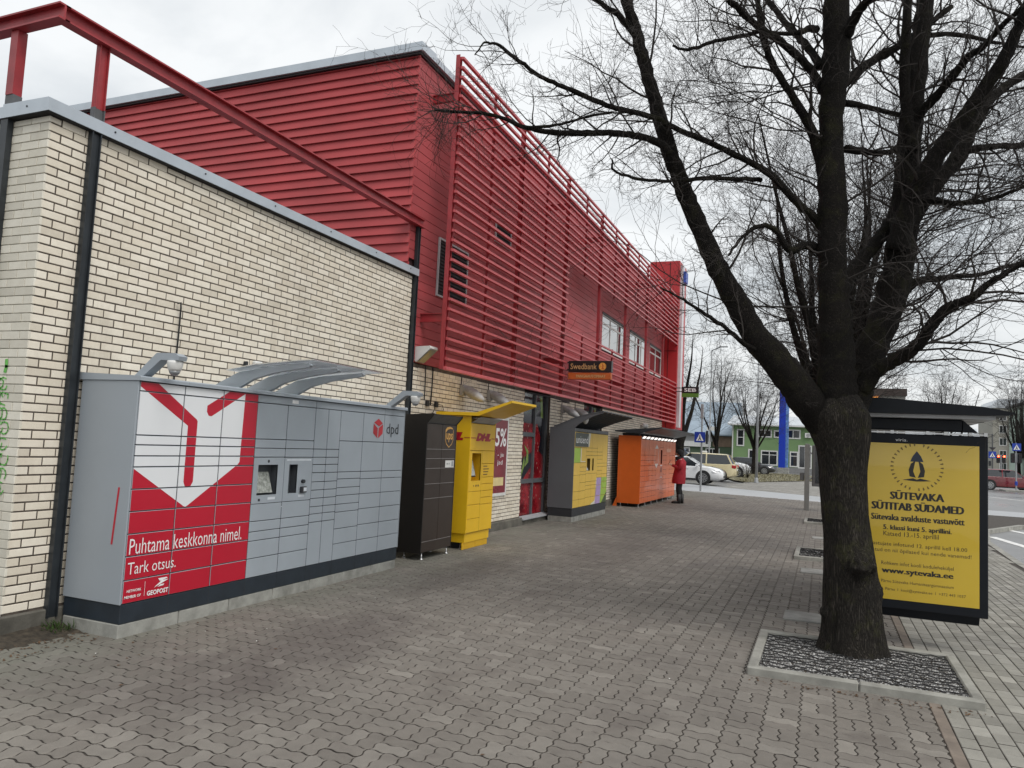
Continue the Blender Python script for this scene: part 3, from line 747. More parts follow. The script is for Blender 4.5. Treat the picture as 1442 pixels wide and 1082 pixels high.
for k in range(7):
    y = posts[k]+1.41+.04
    segs = [(2.80, 7.77)] if k < 2 else [(2.80, 4.41), (5.83, 7.77)]
    for z0, z1 in segs: mb = MB(); mb.box(SX-.075, SX-.033, y, y+.035, z0, z1); mb.build('mid_post', M_REDST, scr)
mb = MB(); mb.box(SX-.09, SX+.035, 30.46, 30.56, 2.77, 4.4); mb.box(SX-.09, SX+.035, 30.46, 30.56, 5.85, 7.78); mb.build('end_post', M_SLAT, scr)
NS = 32; PIT = (7.755-2.795)/NS
for k in range(1, NS+1):
    z = 2.795+PIT*k
    y1 = 30.45 if (z < 4.45 or z > 5.80) else 15.87
    mb = MB(); mb.prism([(SX-.030,z-.022),(SX+.026,z-.028),(SX+.030,z+.010),(SX-.026,z+.022)], 1, 10.20, y1); mb.build('slat', M_SLAT, scr)

# ------------------------------------------------------------------ fittings on the walls
M_WHITEPL = M('white_plastic', (.70, .70, .68), .45, var=.06); M_GREYPL = M('grey_lamp_plastic', (.36, .36, .36), .55, var=.12, scale=20, dirt=.25)
M_CABLE = M('black_cable', (.015,.015,.016), .6); M_LENS = M('smoked_dome', (.22,.23,.24), .12, coat=.6)
fl = thing('floodlight', 'white box floodlight at the corner of the red cladding', 'floodlight', (WX+.1, 10.3, 2.9))
mb = MB(); mb.prism([(WX+.004,3.12),(WX+.26,3.13),(WX+.27,3.09),(WX+.03,2.88),(WX+.004,2.90)], 1, 10.08, 10.32); mb.build('housing', M_WHITEPL, fl)
mb = MB(); mb.poly([(WX+.262,10.10,3.075),(WX+.262,10.30,3.075),(WX+.045,10.30,2.883),(WX+.045,10.10,2.883)]); mb.xform(Matrix.Translation((.004,0,-.004))); mb.build('glass', M('lamp_glass', (.33,.34,.30), .2, coat=.6), fl)
for i, (y, lab) in enumerate([(11.75,'grey wall lamp on brick just left of the yellow canopy'),(12.9,'grey wall lamp on brick right above the yellow canopy'),(17.25,'grey wall lamp on brick behind the curved locker canopy, nearer one'),(18.3,'grey wall lamp on brick behind the curved locker canopy, farther one')]):
    t_ = thing('wall_lamp', lab, 'wall lamp', (WX+.05, y, 2.6), 0, 'grey lamps on the brick wall')
    mb = MB(); mb.cbox(WX+.002, WX+.08, y-.07, y+.07, 2.48, 2.67, .012); mb.build('bracket', M_GREYPL, t_)
    mb = MB(); n = 10; V = []
    for (d, w, h) in ((0,.06,.045),(.08,.11,.075),(.24,.125,.085),(.40,.09,.06),(.48,.035,.03)):
        c = Vector((WX+.06+d*.80, y, 2.62-d*.45))
        for j in range(n):
            a = 2*math.pi*j/n; V.append((c.x+h*math.sin(a)*.45, c.y+w*math.cos(a), c.z+h*math.sin(a)))
    mb.add(V, [[i_*n+j, i_*n+(j+1) % n, (i_+1)*n+(j+1) % n, (i_+1)*n+j] for i_ in range(4) for j in range(n)]+[list(range(n)), list(range(4*n, 5*n))])
    mb.build('head', M_GREYPL, t_, smooth=True)
    mb = MB(); mb.tube([(WX+.012, y-.02, 2.64), (WX+.012, y-.02, 2.80)], .007, 6); mb.build('cable', M_CABLE, t_)
def wire(name, pts, r, lab): 
    mb = MB(); mb.tube(pts, r, 6); tag(mb.build(name, M_CABLE, smooth=True), lab, 'cable')
wire('wall_cable', [(WX+.008,10.44,2.86),(WX+.008,10.45,2.6),(WX+.008,10.45,2.32)], .008, 'black cable running down brick to the left socket')
wire('wall_cable', [(WX+.008,10.68,2.86),(WX+.008,10.68,2.55),(WX+.008,10.66,2.25)], .011, 'thicker black cable running down brick to the right socket')
wire('wall_cable', [(WX+.02,5.43,2.90),(WX+.05,5.44,2.91),(WX+.035,5.46,2.86),(WX+.022,5.47,2.6),(WX+.02,5.46,2.1)], .0085, 'dark cable hanging from hole in brick behind grey locker')
for y, lab in ((10.53,'black socket box on brick above brown locker, left one'),(10.83,'black socket box on brick above brown locker, right one')):
    t_ = thing('wall_socket', lab, 'socket', (WX+.03, y, 2.26), 0, 'sockets above the brown locker')
    mb = MB(); mb.cbox(WX+.002, WX+.045, y-.04, y+.04, 2.22, 2.31, .008); mb.build('box', M_CABLE, t_)
    mb = MB(); mb.tube([(WX+.04,y+.03,2.27),(WX+.09,y+.09,2.26),(WX+.09,y+.13,2.19),(WX+.05,y+.12,2.09),(WX+.03,y+.08,2.02)], .006, 6); mb.build('lead', M_CABLE, t_)
jb = thing('junction_box', 'small white junction box with dark clip on the brick wall', 'junction box', (WX+.04, 6.55, 2.38))
mb = MB(); mb.cbox(WX+.002, WX+.06, 6.53, 6.65, 2.36, 2.47, .012); mb.build('box', M_WHITEPL, jb)
mb = MB(); mb.cbox(WX+.002, WX+.05, 6.40, 6.43, 2.34, 2.45, .006); mb.cbox(WX+.002, WX+.03, 6.431, 6.529, 2.38, 2.40, .004); mb.build('clip', M_BLKST, jb)
wl = thing('wall_bracket_bar', 'thin dark awning bar on the wall beside the film window', 'bar', (WX+.05, 16.6, 2.7))
mb = MB(); mb.tube([(WX+.02,14.9,2.79),(WX+.25,15.9,2.76),(WX+.30,16.9,2.72)], .018, 6); mb.build('bar', M_BLKST, wl); mb = MB(); mb.tube([(WX+.005,16.9,2.74),(WX+.30,16.9,2.72)], .014, 6); mb.build('arm', M_BLKST, wl)
gl = thing('globe_lamp', 'pair of small white globe lamps on wall above orange locker', 'lamp', (WX+.06, 26.0, 2.48))
for y in (25.9, 26.25):
    mb = MB(); mb.lathe((WX+.10, y, 2.44), [(.01,0),(.06,.02),(.085,.07),(.07,.13),(.03,.17)], 12); mb.build('globe', M_WHITEPL, gl, smooth=True)
mb = MB(); mb.box(WX+.002, WX+.05, 25.85, 26.30, 2.50, 2.54); mb.build('mount', M_GREYPL, gl)

# ------------------------------------------------------------------ lockers
M_DGREY = M('locker_grey', (.335, .375, .415), .42, var=.04, scale=1.5, dirt=.10)
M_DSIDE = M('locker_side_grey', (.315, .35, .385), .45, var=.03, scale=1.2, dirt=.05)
M_DRED = M('locker_red', (.47, .008, .028), .38, var=.04, scale=1.5)
M_DWHITE = M('locker_white', (.74, .76, .78), .4, var=.02, scale=2)
M_NAVY = M('plinth_navy', (.016, .024, .034), .5, var=.15)
M_GAP = M('door_gap', (.03, .032, .035), .8)
M_CONC = M('base_concrete', (.30, .30, .275), .9, var=.18, scale=7, bmp=.7, bscale=70, dirt=.4)
M_SCREEN = M('terminal_screen', (.34, .36, .33), .25, var=.35, scale=30, coat=.5)
M_DARK = M('recess_dark', (.06, .068, .078), .5); M_CHROME = M('foot_steel', (.55,.55,.55), .3, metal=.9)
M_TXTW = M('text_white', (.82,.82,.82), .5, var=.02); M_TXTB = M('text_black', (.02,.022,.026), .5, var=.02); M_PALE = M('pale_label', (.62,.66,.70), .5)
def door(parent, x, y0, y1, z0, z1, mat, name='door', g=.0035, dep=.016, c=.003):
    mb = MB(); mb.cbox(x-dep, x, y0+g, y1-g, z0+g, z1-g, c); return mb.build(name, mat, parent)
# --- long grey locker with red and white graphic
FX = -5.15
D = thing('parcel_locker', 'long grey parcel locker bank with big red and white graphic on the left', 'parcel locker', (-5.47, 6.6, 0))
mb = MB(); mb.box(-5.80, FX-.10, 4.485, 8.705, .262, 2.06); mb.build('body', M_GAP, D)
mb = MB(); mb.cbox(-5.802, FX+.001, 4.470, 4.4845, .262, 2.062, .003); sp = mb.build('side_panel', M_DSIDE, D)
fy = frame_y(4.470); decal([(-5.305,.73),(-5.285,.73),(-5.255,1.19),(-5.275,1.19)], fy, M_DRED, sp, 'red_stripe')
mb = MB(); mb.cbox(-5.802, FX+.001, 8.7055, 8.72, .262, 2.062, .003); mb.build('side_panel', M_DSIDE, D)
cols = [4.487, 4.955, 5.42, 5.885, 6.345, 6.81, 7.045, 7.28, 7.75, 8.22, 8.705]
A_ = [1.98,1.62,1.54,1.45,1.36,1.18,1.0,.82,.64,.45,.265]
G_ = [1.98,1.62,1.53,1.44,.98,.81,.71,.62,.45,.265]
Nn = [1.98,1.53,1.44,1.36,1.27,1.17,1.08,.99,.90,.82,.73,.265]
rows = [A_,A_,A_,G_,G_,Nn,Nn,[1.98,1.63,1.27,1.19,1.09,1.0,.90,.81,.62,.45,.265],[1.98,1.63,1.27,1.18,1.0,.82,.63,.45,.265],[1.98,1.63,1.27,1.18,1.0,.82,.63,.45,.265]]
W_ = [(4.487,2.06),(5.70,2.06),(5.685,1.395),(5.66,1.37),(5.08,1.015),(5.06,1.008),(5.04,1.015),(4.487,1.35)]
S1 = [(4.487,2.06),(4.66,2.06),(5.113,1.775),(5.125,1.76),(5.125,1.225),(5.105,1.19),(5.07,1.178),(5.035,1.19),(5.018,1.225),(5.018,1.715),(4.487,2.02)]
S2 = [(5.225,1.905),(5.50,2.06),(5.70,2.06),(5.70,2.05),(5.285,1.812),(5.25,1.815),(5.225,1.85)]
ff = frame_x(FX)
def graphic(parent, y0, y1, z0, z1):
    for P, mt, d in (([(4,0),(6,0),(6,3),(4,3)], M_DRED, .0004), (W_, M_DWHITE, .0010), (S1, M_DRED, .0016), (S2, M_DRED, .0016)):
        q = clip_rect(P, y0, y1, z0, z1)
        if q: decal(q, ff, mt, parent, 'print', d)
for ci in range(10):
    y0, y1 = cols[ci], cols[ci+1]
    for ri, (z1, z0) in enumerate(zip(rows[ci], rows[ci][1:])):
        if ci in (3, 4) and abs(z1-1.44) < .01: continue
        d = door(D, FX, y0, y1, z0, z1, M_DGREY)
        if ci < 3: graphic(d, y0+.0062, y1-.0062, z0+.0062, z1-.0062)
for (a, b_) in ((4.487,4.96),(4.96,5.42),(5.42,5.885),(5.885,6.81),(6.81,8.22),(8.22,8.705)):
    d = door(D, FX, a, b_, 1.98, 2.06, M_DGREY, 'header_panel')
    if b_ < 5.9: graphic(d, a+.006, b_-.006, 1.986, 2.054)
for (a, b_) in ((4.46,4.97),(4.97,5.43),(5.43,6.02),(6.02,6.42),(6.42,6.83),(6.83,7.55),(7.55,8.22),(8.22,8.73)):
    mb = MB(); mb.prism([(-5.83,2.064),(FX+.030,2.064),(FX+.030,2.092),(FX+.02,2.102),(-5.83,2.125)], 1, a+.0008, b_-.0008); mb.build('roof_cap', M_DGREY, D)
mb = MB(); mb.cbox(-5.80, FX-.002, 4.482, 8.70, .108, .2615, .004); pl = mb.build('plinth', M_NAVY, D)
mb = MB()
for y in (4.955, 5.42, 5.885, 6.345, 6.81, 7.28, 7.75, 8.22): mb.box(FX-.003, FX-.0012, y-.0025, y+.0025, .112, .258)
mb.build('seam', M_GAP, pl)
y = 4.475
for L in (.62, .60, .61, .60, .60, .60, .58):
    mb = MB(); mb.cbox(-5.79, FX-.004, y+.003, y+L-.003, -.02, .107, .008); mb.build('base_block', M_CONC, D); y += L+.001
# terminals
def recess(parent, x, y0, y1, z0, z1, a0, a1, b0, b1, mat, inner, dep=.09, name='terminal_panel'):
    """flat panel with a rectangular opening and a box behind it"""
    mb = MB(); e = x-.016
    for (c0, c1, d0, d1) in ((y0,y1,z0,b0),(y0,y1,b1,z1),(y0,a0,b0,b1),(a1,y1,b0,b1)): mb.box(e, x, c0, c1, d0, d1)
    p = mb.build(name, mat, parent); mb = MB()
    q = x-dep
    mb.poly([(x-.001,a0,b0),(q,a0,b0),(q,a0,b1),(x-.001,a0,b1)]); mb.poly([(x-.001,a1,b0),(q,a1,b0),(q,a1,b1),(x-.001,a1,b1)]); mb.poly([(x-.001,a0,b0),(q,a0,b0),(q,a1,b0),(x-.001,a1,b0)]); mb.poly([(x-.001,a0,b1),(q,a0,b1),(q,a1,b1),(x-.001,a1,b1)]); mb.poly([(q,a0,b0),(q,a1,b0),(q,a1,b1),(q,a0,b1)])
    mb.build('recess', inner, p); return p
mb = MB(); 
t1 = recess(D, FX, 5.889, 6.342, .984, 1.437, 5.955, 6.245, 1.065, 1.365, M_DGREY, M_DARK)
mb = MB(); mb.poly([(FX-.012,5.965,1.085),(FX-.012,6.20,1.085),(FX-.082,6.20,1.29),(FX-.082,5.965,1.29)]); mb.build('screen', M_SCREEN, t1)
decal([(5.98,1.005),(6.01,1.005),(6.01,1.03),(5.98,1.03)], ff, M_TXTB, t1, 'port', .001); decal([(6.12,1.015),(6.23,1.015),(6.23,1.04),(6.12,1.04)], ff, M_PALE, t1, 'label', .001); decal(disc(6.10,1.40,.016), ff, M_TXTB, t1, 'camera_lens', .001)
t2 = recess(D, FX, 6.348, 6.807, .984, 1.437, 6.425, 6.56, 1.065, 1.365, M_DGREY, M_DARK)
mb = MB(); mb.cbox(FX, FX+.035, 6.615, 6.70, 1.065, 1.13, .006); mb.build('scanner', M_TXTB, t2); decal([(6.64,1.08),(6.69,1.08),(6.69,1.12),(6.64,1.12)], frame_x(FX+.035), M_PALE, t2, 'scanner_window', .001)
mb = MB(); mb.tube([(FX,6.65,1.185),(FX+.03,6.65,1.185)], .02, 10); mb.build('lock_knob', M_TXTB, t2); decal([(6.60,1.02),(6.70,1.02),(6.70,1.045),(6.60,1.045)], ff, M_PALE, t2, 'label', .001)
decal([(6.38,1.405),(6.78,1.405),(6.78,1.42),(6.38,1.42)], ff, M_PALE, t2, 'label_strip', .001); decal([(6.06,.925),(6.63,.935),(6.63,.942),(6.06,.932)], ff, M_PALE, t2, 'scratch', -.001)
decal([(6.40,2.005),(6.50,2.005),(6.50,2.04),(6.40,2.04)], ff, M_TXTW, D, 'label', .0015)
fo = frame_x(FX+.001)
text('Puhtama keskkonna nimel.', fo, 4.515, .655, 5.785, .78, M_TXTW, D, bold=-.004); text('Tark otsus.', fo, 4.515, .495, 5.005, .59, M_TXTW, D, bold=-.004)
text('NETWORK', fo, 4.525, .352, 4.665, .374, M_TXTW, D, bold=.02); text('MEMBER OF', fo, 4.505, .305, 4.665, .327, M_TXTW, D, bold=.02); text('GEOPOST', fo, 4.725, .296, 4.945, .336, M_TXTW, D, bold=.03)
decal([(4.698,.30),(4.701,.30),(4.701,.42),(4.698,.42)], fo, M_TXTW, D, 'rule', .002)
decal([(4.83,.425),(4.92,.425),(4.93,.415),(4.85,.40)], fo, M_TXTW, D, 'emblem', .002); decal([(4.87,.405),(4.94,.405),(4.79,.352)], fo, M_TXTW, D, 'emblem', .0025); decal([(4.86,.372),(4.90,.372),(4.89,.36),(4.83,.355)], fo, M_TXTW, D, 'emblem', .002)
M_LRED = M('logo_red', (.48,.02,.03), .4); M_LRED2 = M('logo_red_dark', (.36,.012,.02), .4)
cy_, cz_ = 8.075, 1.80
decal([(cy_,cz_+.125),(cy_+.10,cz_+.07),(cy_+.02,cz_+.028),(cy_-.10,cz_+.072)], fo, M_LRED, D, 'logo', .002); decal([(cy_-.108,cz_+.06),(cy_-.01,cz_+.005),(cy_-.01,cz_-.12),(cy_-.108,cz_-.06)], fo, M_LRED2, D, 'logo', .002); decal([(cy_+.108,cz_+.06),(cy_+.01,cz_+.005),(cy_+.01,cz_-.12),(cy_+.108,cz_-.06)], fo, M_LRED, D, 'logo', .002)
text('dpd', fo, 8.27, 1.70, 8.56, 1.875, M_TXTB, D, bold=.0)
for y in cols[1:-1]: mb = MB(); mb.box(FX-.012, FX-.0022, y-.0030, y+.0030, .266, 1.978); mb.build('gap_strip', M_GAP, D)
# canopy on the locker
for yy in (5.76, 6.20, 6.64):
    mb = MB(); prof = [(-5.62,2.10),(-5.30,2.10),(-5.10,2.20),(-4.85,2.262),(-4.46,2.318),(-4.44,2.335),(-4.46,2.352),(-4.95,2.315),(-5.30,2.26),(-5.62,2.115)]
    mb.prism(prof, 1, yy-.022, yy+.022); mb.build('canopy_arm', M_DGREY, D)
M_CGL, t, b = newmat('canopy_acrylic'); b.inputs['Base Color'].default_value = (.93,.95,.95,1); b.inputs['Roughness'].default_value = .2; b.inputs['Transmission Weight'].default_value = .9; b.inputs['IOR'].default_value = 1.15
mb = MB(); prof = [(-5.32,2.268),(-4.97,2.325),(-4.46,2.362),(-4.30,2.368),(-4.30,2.376),(-4.46,2.370),(-4.97,2.333),(-5.32,2.276)]; mb.prism(prof, 1, 5.60, 6.80); mb.build('canopy_sheet', M_CGL, D)
for yy, gx, gz in ((4.66, -4.90, 2.30), (8.35, -4.72, 2.29)):
    lab = 'grey arm with white dome camera on the %s end of grey locker' % ('near' if yy < 5 else 'far')
    t_ = thing('dome_camera', lab, 'camera', (gx-.3, yy, 2.1), 0, 'dome cameras on the grey locker')
    mb = MB(); mb.prism([(gx-.50,2.095),(gx-.40,2.095),(gx-.19,gz-.05),(gx,gz-.055),(gx+.01,gz-.02),(gx-.04,gz+.005),(gx-.24,gz+.01)], 1, yy-.045, yy+.045); mb.build('arm', M_DGREY, t_)
    mb = MB(); mb.lathe((gx-.075, yy, gz-.055), [(.062,0),(.064,-.02),(.056,-.065),(.045,-.085)], 20); mb.build('housing', M_WHITEPL, t_, smooth=True)
    mb = MB(); mb.lathe((gx-.075, yy, gz-.140), [(.045,0),(.040,-.018),(.024,-.034),(.004,-.038)], 20); mb.build('dome', M_LENS, t_, smooth=True)
# --- brown locker
UX = -5.17
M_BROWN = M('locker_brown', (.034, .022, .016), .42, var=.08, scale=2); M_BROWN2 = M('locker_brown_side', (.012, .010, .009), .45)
U = thing('parcel_locker', 'narrow dark brown parcel locker with gold shield on thin feet', 'parcel locker', (-5.36, 9.85, 0))
mb = MB(); mb.prism([(-5.54,.10),(UX-.017,.10),(UX-.017,1.925),(-5.085,2.045),(-5.085,2.062),(-5.54,2.035)], 1, 9.39, 10.31); ub = mb.build('body', M_BROWN2, U)
for s_ in (9.387, 10.306):
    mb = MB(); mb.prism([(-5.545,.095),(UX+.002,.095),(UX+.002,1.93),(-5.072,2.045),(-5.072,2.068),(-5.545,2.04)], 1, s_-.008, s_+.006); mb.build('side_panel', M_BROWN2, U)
mb = MB(); mb.poly([(UX-.012,9.40,1.928),(UX-.012,10.30,1.928),(-5.082,10.30,2.043),(-5.082,9.40,2.043)]); mb.build('visor', M('visor_grey', (.11,.115,.12), .45), U)
UR = [1.925,1.555,1.42,1.28,1.06,.852,.25]
for ci, (a, b_) in enumerate(((9.396,9.853),(9.853,10.298))):
    rr = UR if ci == 0 else [1.925,1.555,1.42,1.28,1.06,.852,.25]
    for z1, z0 in zip(rr, rr[1:]):
        d = door(U, UX, a, b_, z0, z1, M_BROWN)
        e = MB(); e.box(UX-.014, UX+.002, a+.006, b_-.006, z0+.0005, z0+.0065); e.build('edge_strip', M('edge_strip', (.30,.28,.27), .4), d)
door(U, UX, 9.396, 10.298, .105, .248, M_BROWN, 'kick_panel')
fu = frame_x(UX); M_GOLD = M('shield_gold', (.62,.34,.08), .4, var=.05)
SH = [(9.945,1.85),(9.99,1.885),(10.075,1.90),(10.16,1.885),(10.205,1.85),(10.205,1.70),(10.17,1.64),(10.075,1.585),(9.98,1.64),(9.945,1.70)]
def shrink(P, f):
    cx = sum(p[0] for p in P)/len(P); cz = sum(p[1] for p in P)/len(P); return [(cx+(p[0]-cx)*f, cz+(p[1]-cz)*f) for p in P]
decal(SH, fu, M_GOLD, U, 'shield', .0012); decal([(9.958,1.815),(10.02,1.855),(10.10,1.868),(10.192,1.862),(10.192,1.70),(10.16,1.648),(10.075,1.60),(9.99,1.648),(9.958,1.70)], fu, M_BROWN, U, 'shield_field', .002)
text('ups', fu, 9.975, 1.665, 10.18, 1.80, M_GOLD, U, bold=.02, d=.0028)
mb = MB(); mb.cbox(UX, UX+.006, 9.985, 10.26, 1.29, 1.395, .002); kp = mb.build('keypad_plate', M_WHITEPL, U); decal([(10.18,1.305),(10.235,1.305),(10.235,1.385),(10.18,1.385)], frame_x(UX+.006), M('keypad_grey', (.30,.32,.35), .4), kp, 'reader', .001); decal(disc(10.04,1.345,.012), frame_x(UX+.006), M_TXTB, kp, 'mark', .001); decal(disc(10.10,1.345,.010), frame_x(UX+.006), M_TXTB, kp, 'mark', .001)
for y in (9.47, 10.23):
    for x in (-5.20, -5.48):
        mb = MB(); mb.lathe((x, y, -.002), [(.030,0),(.030,.012),(.012,.022),(.009,.03),(.009,.10)], 12); mb.build('foot', M_CHROME, U, smooth=True)
# --- yellow locker
YX = -5.13
M_YEL = M('locker_yellow', (.80, .49, .014), .4, var=.04, scale=2); M_YEL2 = M('locker_yellow_deep', (.66,.38,.010), .45, var=.04)
Y_ = thing('parcel_locker', 'slim yellow parcel locker with angled yellow canopy and touch screen', 'parcel locker', (-5.42, 11.2, 0))
mb = MB(); mb.box(-5.71, YX-.17, 10.745, 11.69, .25, 2.08); mb.build('body', M_YEL2, Y_)
for s_ in (10.732, 11.697):
    mb = MB(); mb.cbox(-5.72, YX, s_-.007, s_+.007, .248, 2.095, .003); mb.build('side_panel', M_YEL, Y_)
for (a, b_, z0, z1) in ((10.74,11.21,.69,.90),(10.74,11.21,.47,.69),(10.74,11.21,.255,.47),(11.21,11.69,1.34,1.55),(11.21,11.69,1.12,1.34),(11.21,11.69,1.01,1.12),(11.21,11.69,.90,1.01),(11.21,11.69,.79,.90),(11.21,11.69,.68,.79),(11.21,11.69,.255,.68)):
    door(Y_, YX, a, b_, z0, z1, M_YEL)
door(Y_, YX, 10.74, 11.69, 1.55, 1.985, M_YEL, 'header_panel')
mb = MB(); mb.box(YX-.012, YX-.002, 11.207, 11.213, .256, 1.549); mb.build('gap_strip', M('gap_ochre', (.16,.09,.01), .8), Y_)
t1 = recess(Y_, YX, 10.744, 11.206, .904, 1.546, 10.83, 11.17, 1.07, 1.51, M_YEL, M_YEL2, .16)
mb = MB(); mb.cbox(-.012, .012, -.105, .105, -.14, .14, .006); mb.xform(Matrix.Translation((YX-.075, 10.955, 1.265)) @ Matrix.Rotation(R_(-14), 4, 'Y')); tb = mb.build('tablet', M_TXTB, t1)
mb = MB(); mb.poly([(.013,-.09,-.12),(.013,.09,-.12),(.013,.09,.12),(.013,-.09,.12)]); mb.xform(Matrix.Translation((YX-.075, 10.955, 1.265)) @ Matrix.Rotation(R_(-14), 4, 'Y')); mb.build('tablet_screen', M('tablet_glass', (.42,.43,.38), .2, var=.3, scale=25, coat=.6), tb)
fd = frame_x(YX)
for y in (10.93, 11.02, 11.10): decal(disc(y, .99, .020 if y > 11 else .012, 10), fd, M_TXTB, t1, 'port', .002)
M_DHL = M('logo_crimson', (.42,.008,.02), .45)
text('DHL', fd, 10.93, 1.705, 11.52, 1.835, M_DHL, Y_, bold=.09, shear=.35, d=.003); decal([(10.745,1.742),(10.93,1.742),(10.94,1.762),(10.745,1.762)], fd, M('logo_line', (.50,.16,.02), .5), Y_, 'stripe', .002); decal([(11.53,1.742),(11.685,1.742),(11.685,1.762),(11.54,1.762)], fd, MATS['logo_line'], Y_, 'stripe', .002)
fdy = frame_y(10.725); text('DHL', fdy, -5.66, 1.705, -5.25, 1.835, M_DHL, Y_, bold=.09, shear=.35, d=.003); decal([(-5.24,1.742),(-5.14,1.742),(-5.14,1.762),(-5.235,1.762)], fdy, MATS['logo_line'], Y_, 'stripe', .002)
for i, (z, w) in enumerate(((1.29,.15),(1.245,.22),(1.20,.20),(1.155,.17))): decal([(11.27,z),(11.27+w,z),(11.27+w,z+.018),(11.27,z+.018)], fd, M('small_print', (.25,.14,.02), .5), Y_, 'small_print', .002)
for i, (a, b_) in enumerate(((10.77,11.215),(11.22,11.66))):
    mb = MB(); mb.poly([(YX-.02,a,1.99),(YX-.02,b_,1.99),(YX+.14,b_,2.085),(YX+.14,a,2.085)]); mb.build('canopy_light', M('light_panel', (.42,.43,.45), .5), Y_)
mb = MB(); mb.prism([(-5.73,2.10),(YX+.15,2.10),(-4.42,2.315),(-4.42,2.350),(YX+.12,2.155),(-5.73,2.15)], 1, 10.66, 11.72); mb.build('canopy', M_YEL, Y_)
mb = MB(); mb.box(-5.70, YX-.03, 10.75, 11.68, .105, .247); mb.build('skirt', M_YEL, Y_)
for a, b_ in ((10.71, 11.18), (11.19, 11.655)): mb = MB(); mb.cbox(YX-.06, YX-.04, a, b_, 0, .103, .003); mb.build('base_panel', M_YEL2, Y_)
for x in (-5.62, -5.25):
    mb = MB(); mb.lathe((x, 10.80, -.002), [(.03,0),(.03,.012),(.010,.02),(.010,.106)], 10); mb.build('foot', M_CHROME, Y_)
mb = MB(); mb.box(-5.66, YX-.08, 10.86, 11.64, -.01, .10); mb.build('plinth_core', M_GAP, Y_)
# --- locker with curved grey canopy and patterned yellow doors
NX = -5.15
M_UG = M('locker_slate', (.105, .112, .122), .45, var=.04, scale=2); M_UD = M('locker_charcoal', (.022,.025,.03), .5)
M_UY = M('locker_mustard', (.74,.49,.075), .45, var=.03); M_UGR = M('print_green', (.33,.50,.06), .45); M_UPU = M('print_lilac', (.42,.30,.55), .45); M_UW = M('print_cream', (.72,.70,.60), .45); M_UDG = M('print_dark_green', (.06,.085,.035), .45)
V_ = thing('parcel_locker', 'grey parcel locker with curved canopy and mustard, green and lilac doors', 'parcel locker', (-5.45, 17.6, 0))
mb = MB(); mb.box(-5.74, NX-.105, 16.21, 19.03, .30, 2.10); mb.build('body', M_UD, V_)
mb = MB(); mb.cbox(-5.745, NX+.002, 16.19, 16.209, .30, 2.115, .003); mb.build('side_panel', M_UG, V_)
mb = MB(); mb.cbox(-5.745, NX+.002, 19.031, 19.05, .30, 2.115, .003); mb.build('side_panel', M_UG, V_)
mb = MB(); mb.cbox(-5.73, NX-.004, 16.2, 19.04, .115, .299, .004); mb.build('plinth', M_UD, V_)
for k in range(7): mb = MB(); mb.cbox(-5.72, NX-.008, 16.2+k*.405, 16.6+k*.405, -.02, .114, .006); mb.build('base_block', M_CONC, V_)
for k in range(3): door(V_, NX, 16.21+k*.94, 17.15+k*.94, 2.03, 2.11, M_UG, 'header_panel')
uc = [16.212, 16.68, 17.15, 17.62, 18.09, 18.56, 19.03]
ur = [[2.025,1.67,1.32,1.04,.67,.48,.305],[2.025,1.67,1.32,1.22,1.12,1.04,.86,.67,.48,.305],[2.025,1.67,1.58,1.49,1.06,.87,.78,.69,.50,.305],[2.025,1.67,1.58,1.49,1.06,.87,.78,.69,.50,.305],[2.025,1.58,1.49,1.40,1.30,1.22,1.12,1.03,.95,.76,.50,.305],[2.025,1.30,1.22,1.03,.84,.67,.50,.305]]
fn = frame_x(NX)
PR = [([(16.21,1.32),(16.69,1.32),(16.69,1.67),(16.21,1.67)], M_UGR), ([(16.70,1.34),(17.08,1.34),(17.08,1.36),(16.76,1.36),(16.76,1.66),(16.70,1.66)], M_UW), ([(17.29,1.70),(17.36,1.70),(17.46,2.02),(17.29,2.02)], M_UW),
      ([(17.78,.305),(18.02,.305),(18.05,.95),(18.5,.95),(18.5,.88),(18.12,.88),(17.98,.40),(17.60,.32)], M_UW), ([(17.99,.305),(18.45,.305),(18.52,.95),(18.12,.95)], M_UPU), ([(18.45,.305),(19.03,.305),(19.03,.95),(18.50,.95)], M_UGR), ([(18.55,.305),(19.03,.305),(19.03,.58)], M_UDG)]
for ci in range(6):
    for z1, z0 in zip(ur[ci], ur[ci][1:]):
        if ci in (2, 3) and abs(z1-1.49) < .01:
            p = recess(V_, NX, uc[ci]+.004, uc[ci+1]-.004, z0+.004, z1-.004, uc[ci]+(.07 if ci == 2 else .05), uc[ci]+(.34 if ci == 2 else .17), 1.13, 1.42, M_UY, M('recess_olive', (.12,.08,.02), .5), .1)
            if ci == 2:
                mb = MB(); mb.poly([(NX-.01,uc[2]+.075,1.14),(NX-.01,uc[2]+.25,1.14),(NX-.08,uc[2]+.14,1.34),(NX-.08,uc[2]+.075,1.34)]); mb.build('screen', M_SCREEN, p)
            continue
        d = door(V_, NX, uc[ci], uc[ci+1], z0, z1, M_UY)
        for q, (P, mt) in enumerate(PR):
            c = clip_rect(P, uc[ci]+.006, uc[ci+1]-.006, z0+.006, z1-.006)
            if c: decal(c, fn, mt, d, 'print', .001+.0005*q)
decal([(16.23,1.69),(17.28,1.69),(17.28,2.01),(16.23,2.01)], fn, M_UDG if False else M('logo_slate', (.06,.075,.06), .45), V_, 'logo_field', .006)
text('unisend', fn, 16.30, 1.77, 17.22, 1.94, M_TXTW, V_, d=.009, bold=.005)
for y in uc[1:-1]: mb = MB(); mb.box(NX-.012, NX-.0022, y-.0030, y+.0030, .306, 2.024); mb.build('gap_strip', M('gap_olive', (.10,.07,.02), .8), V_)
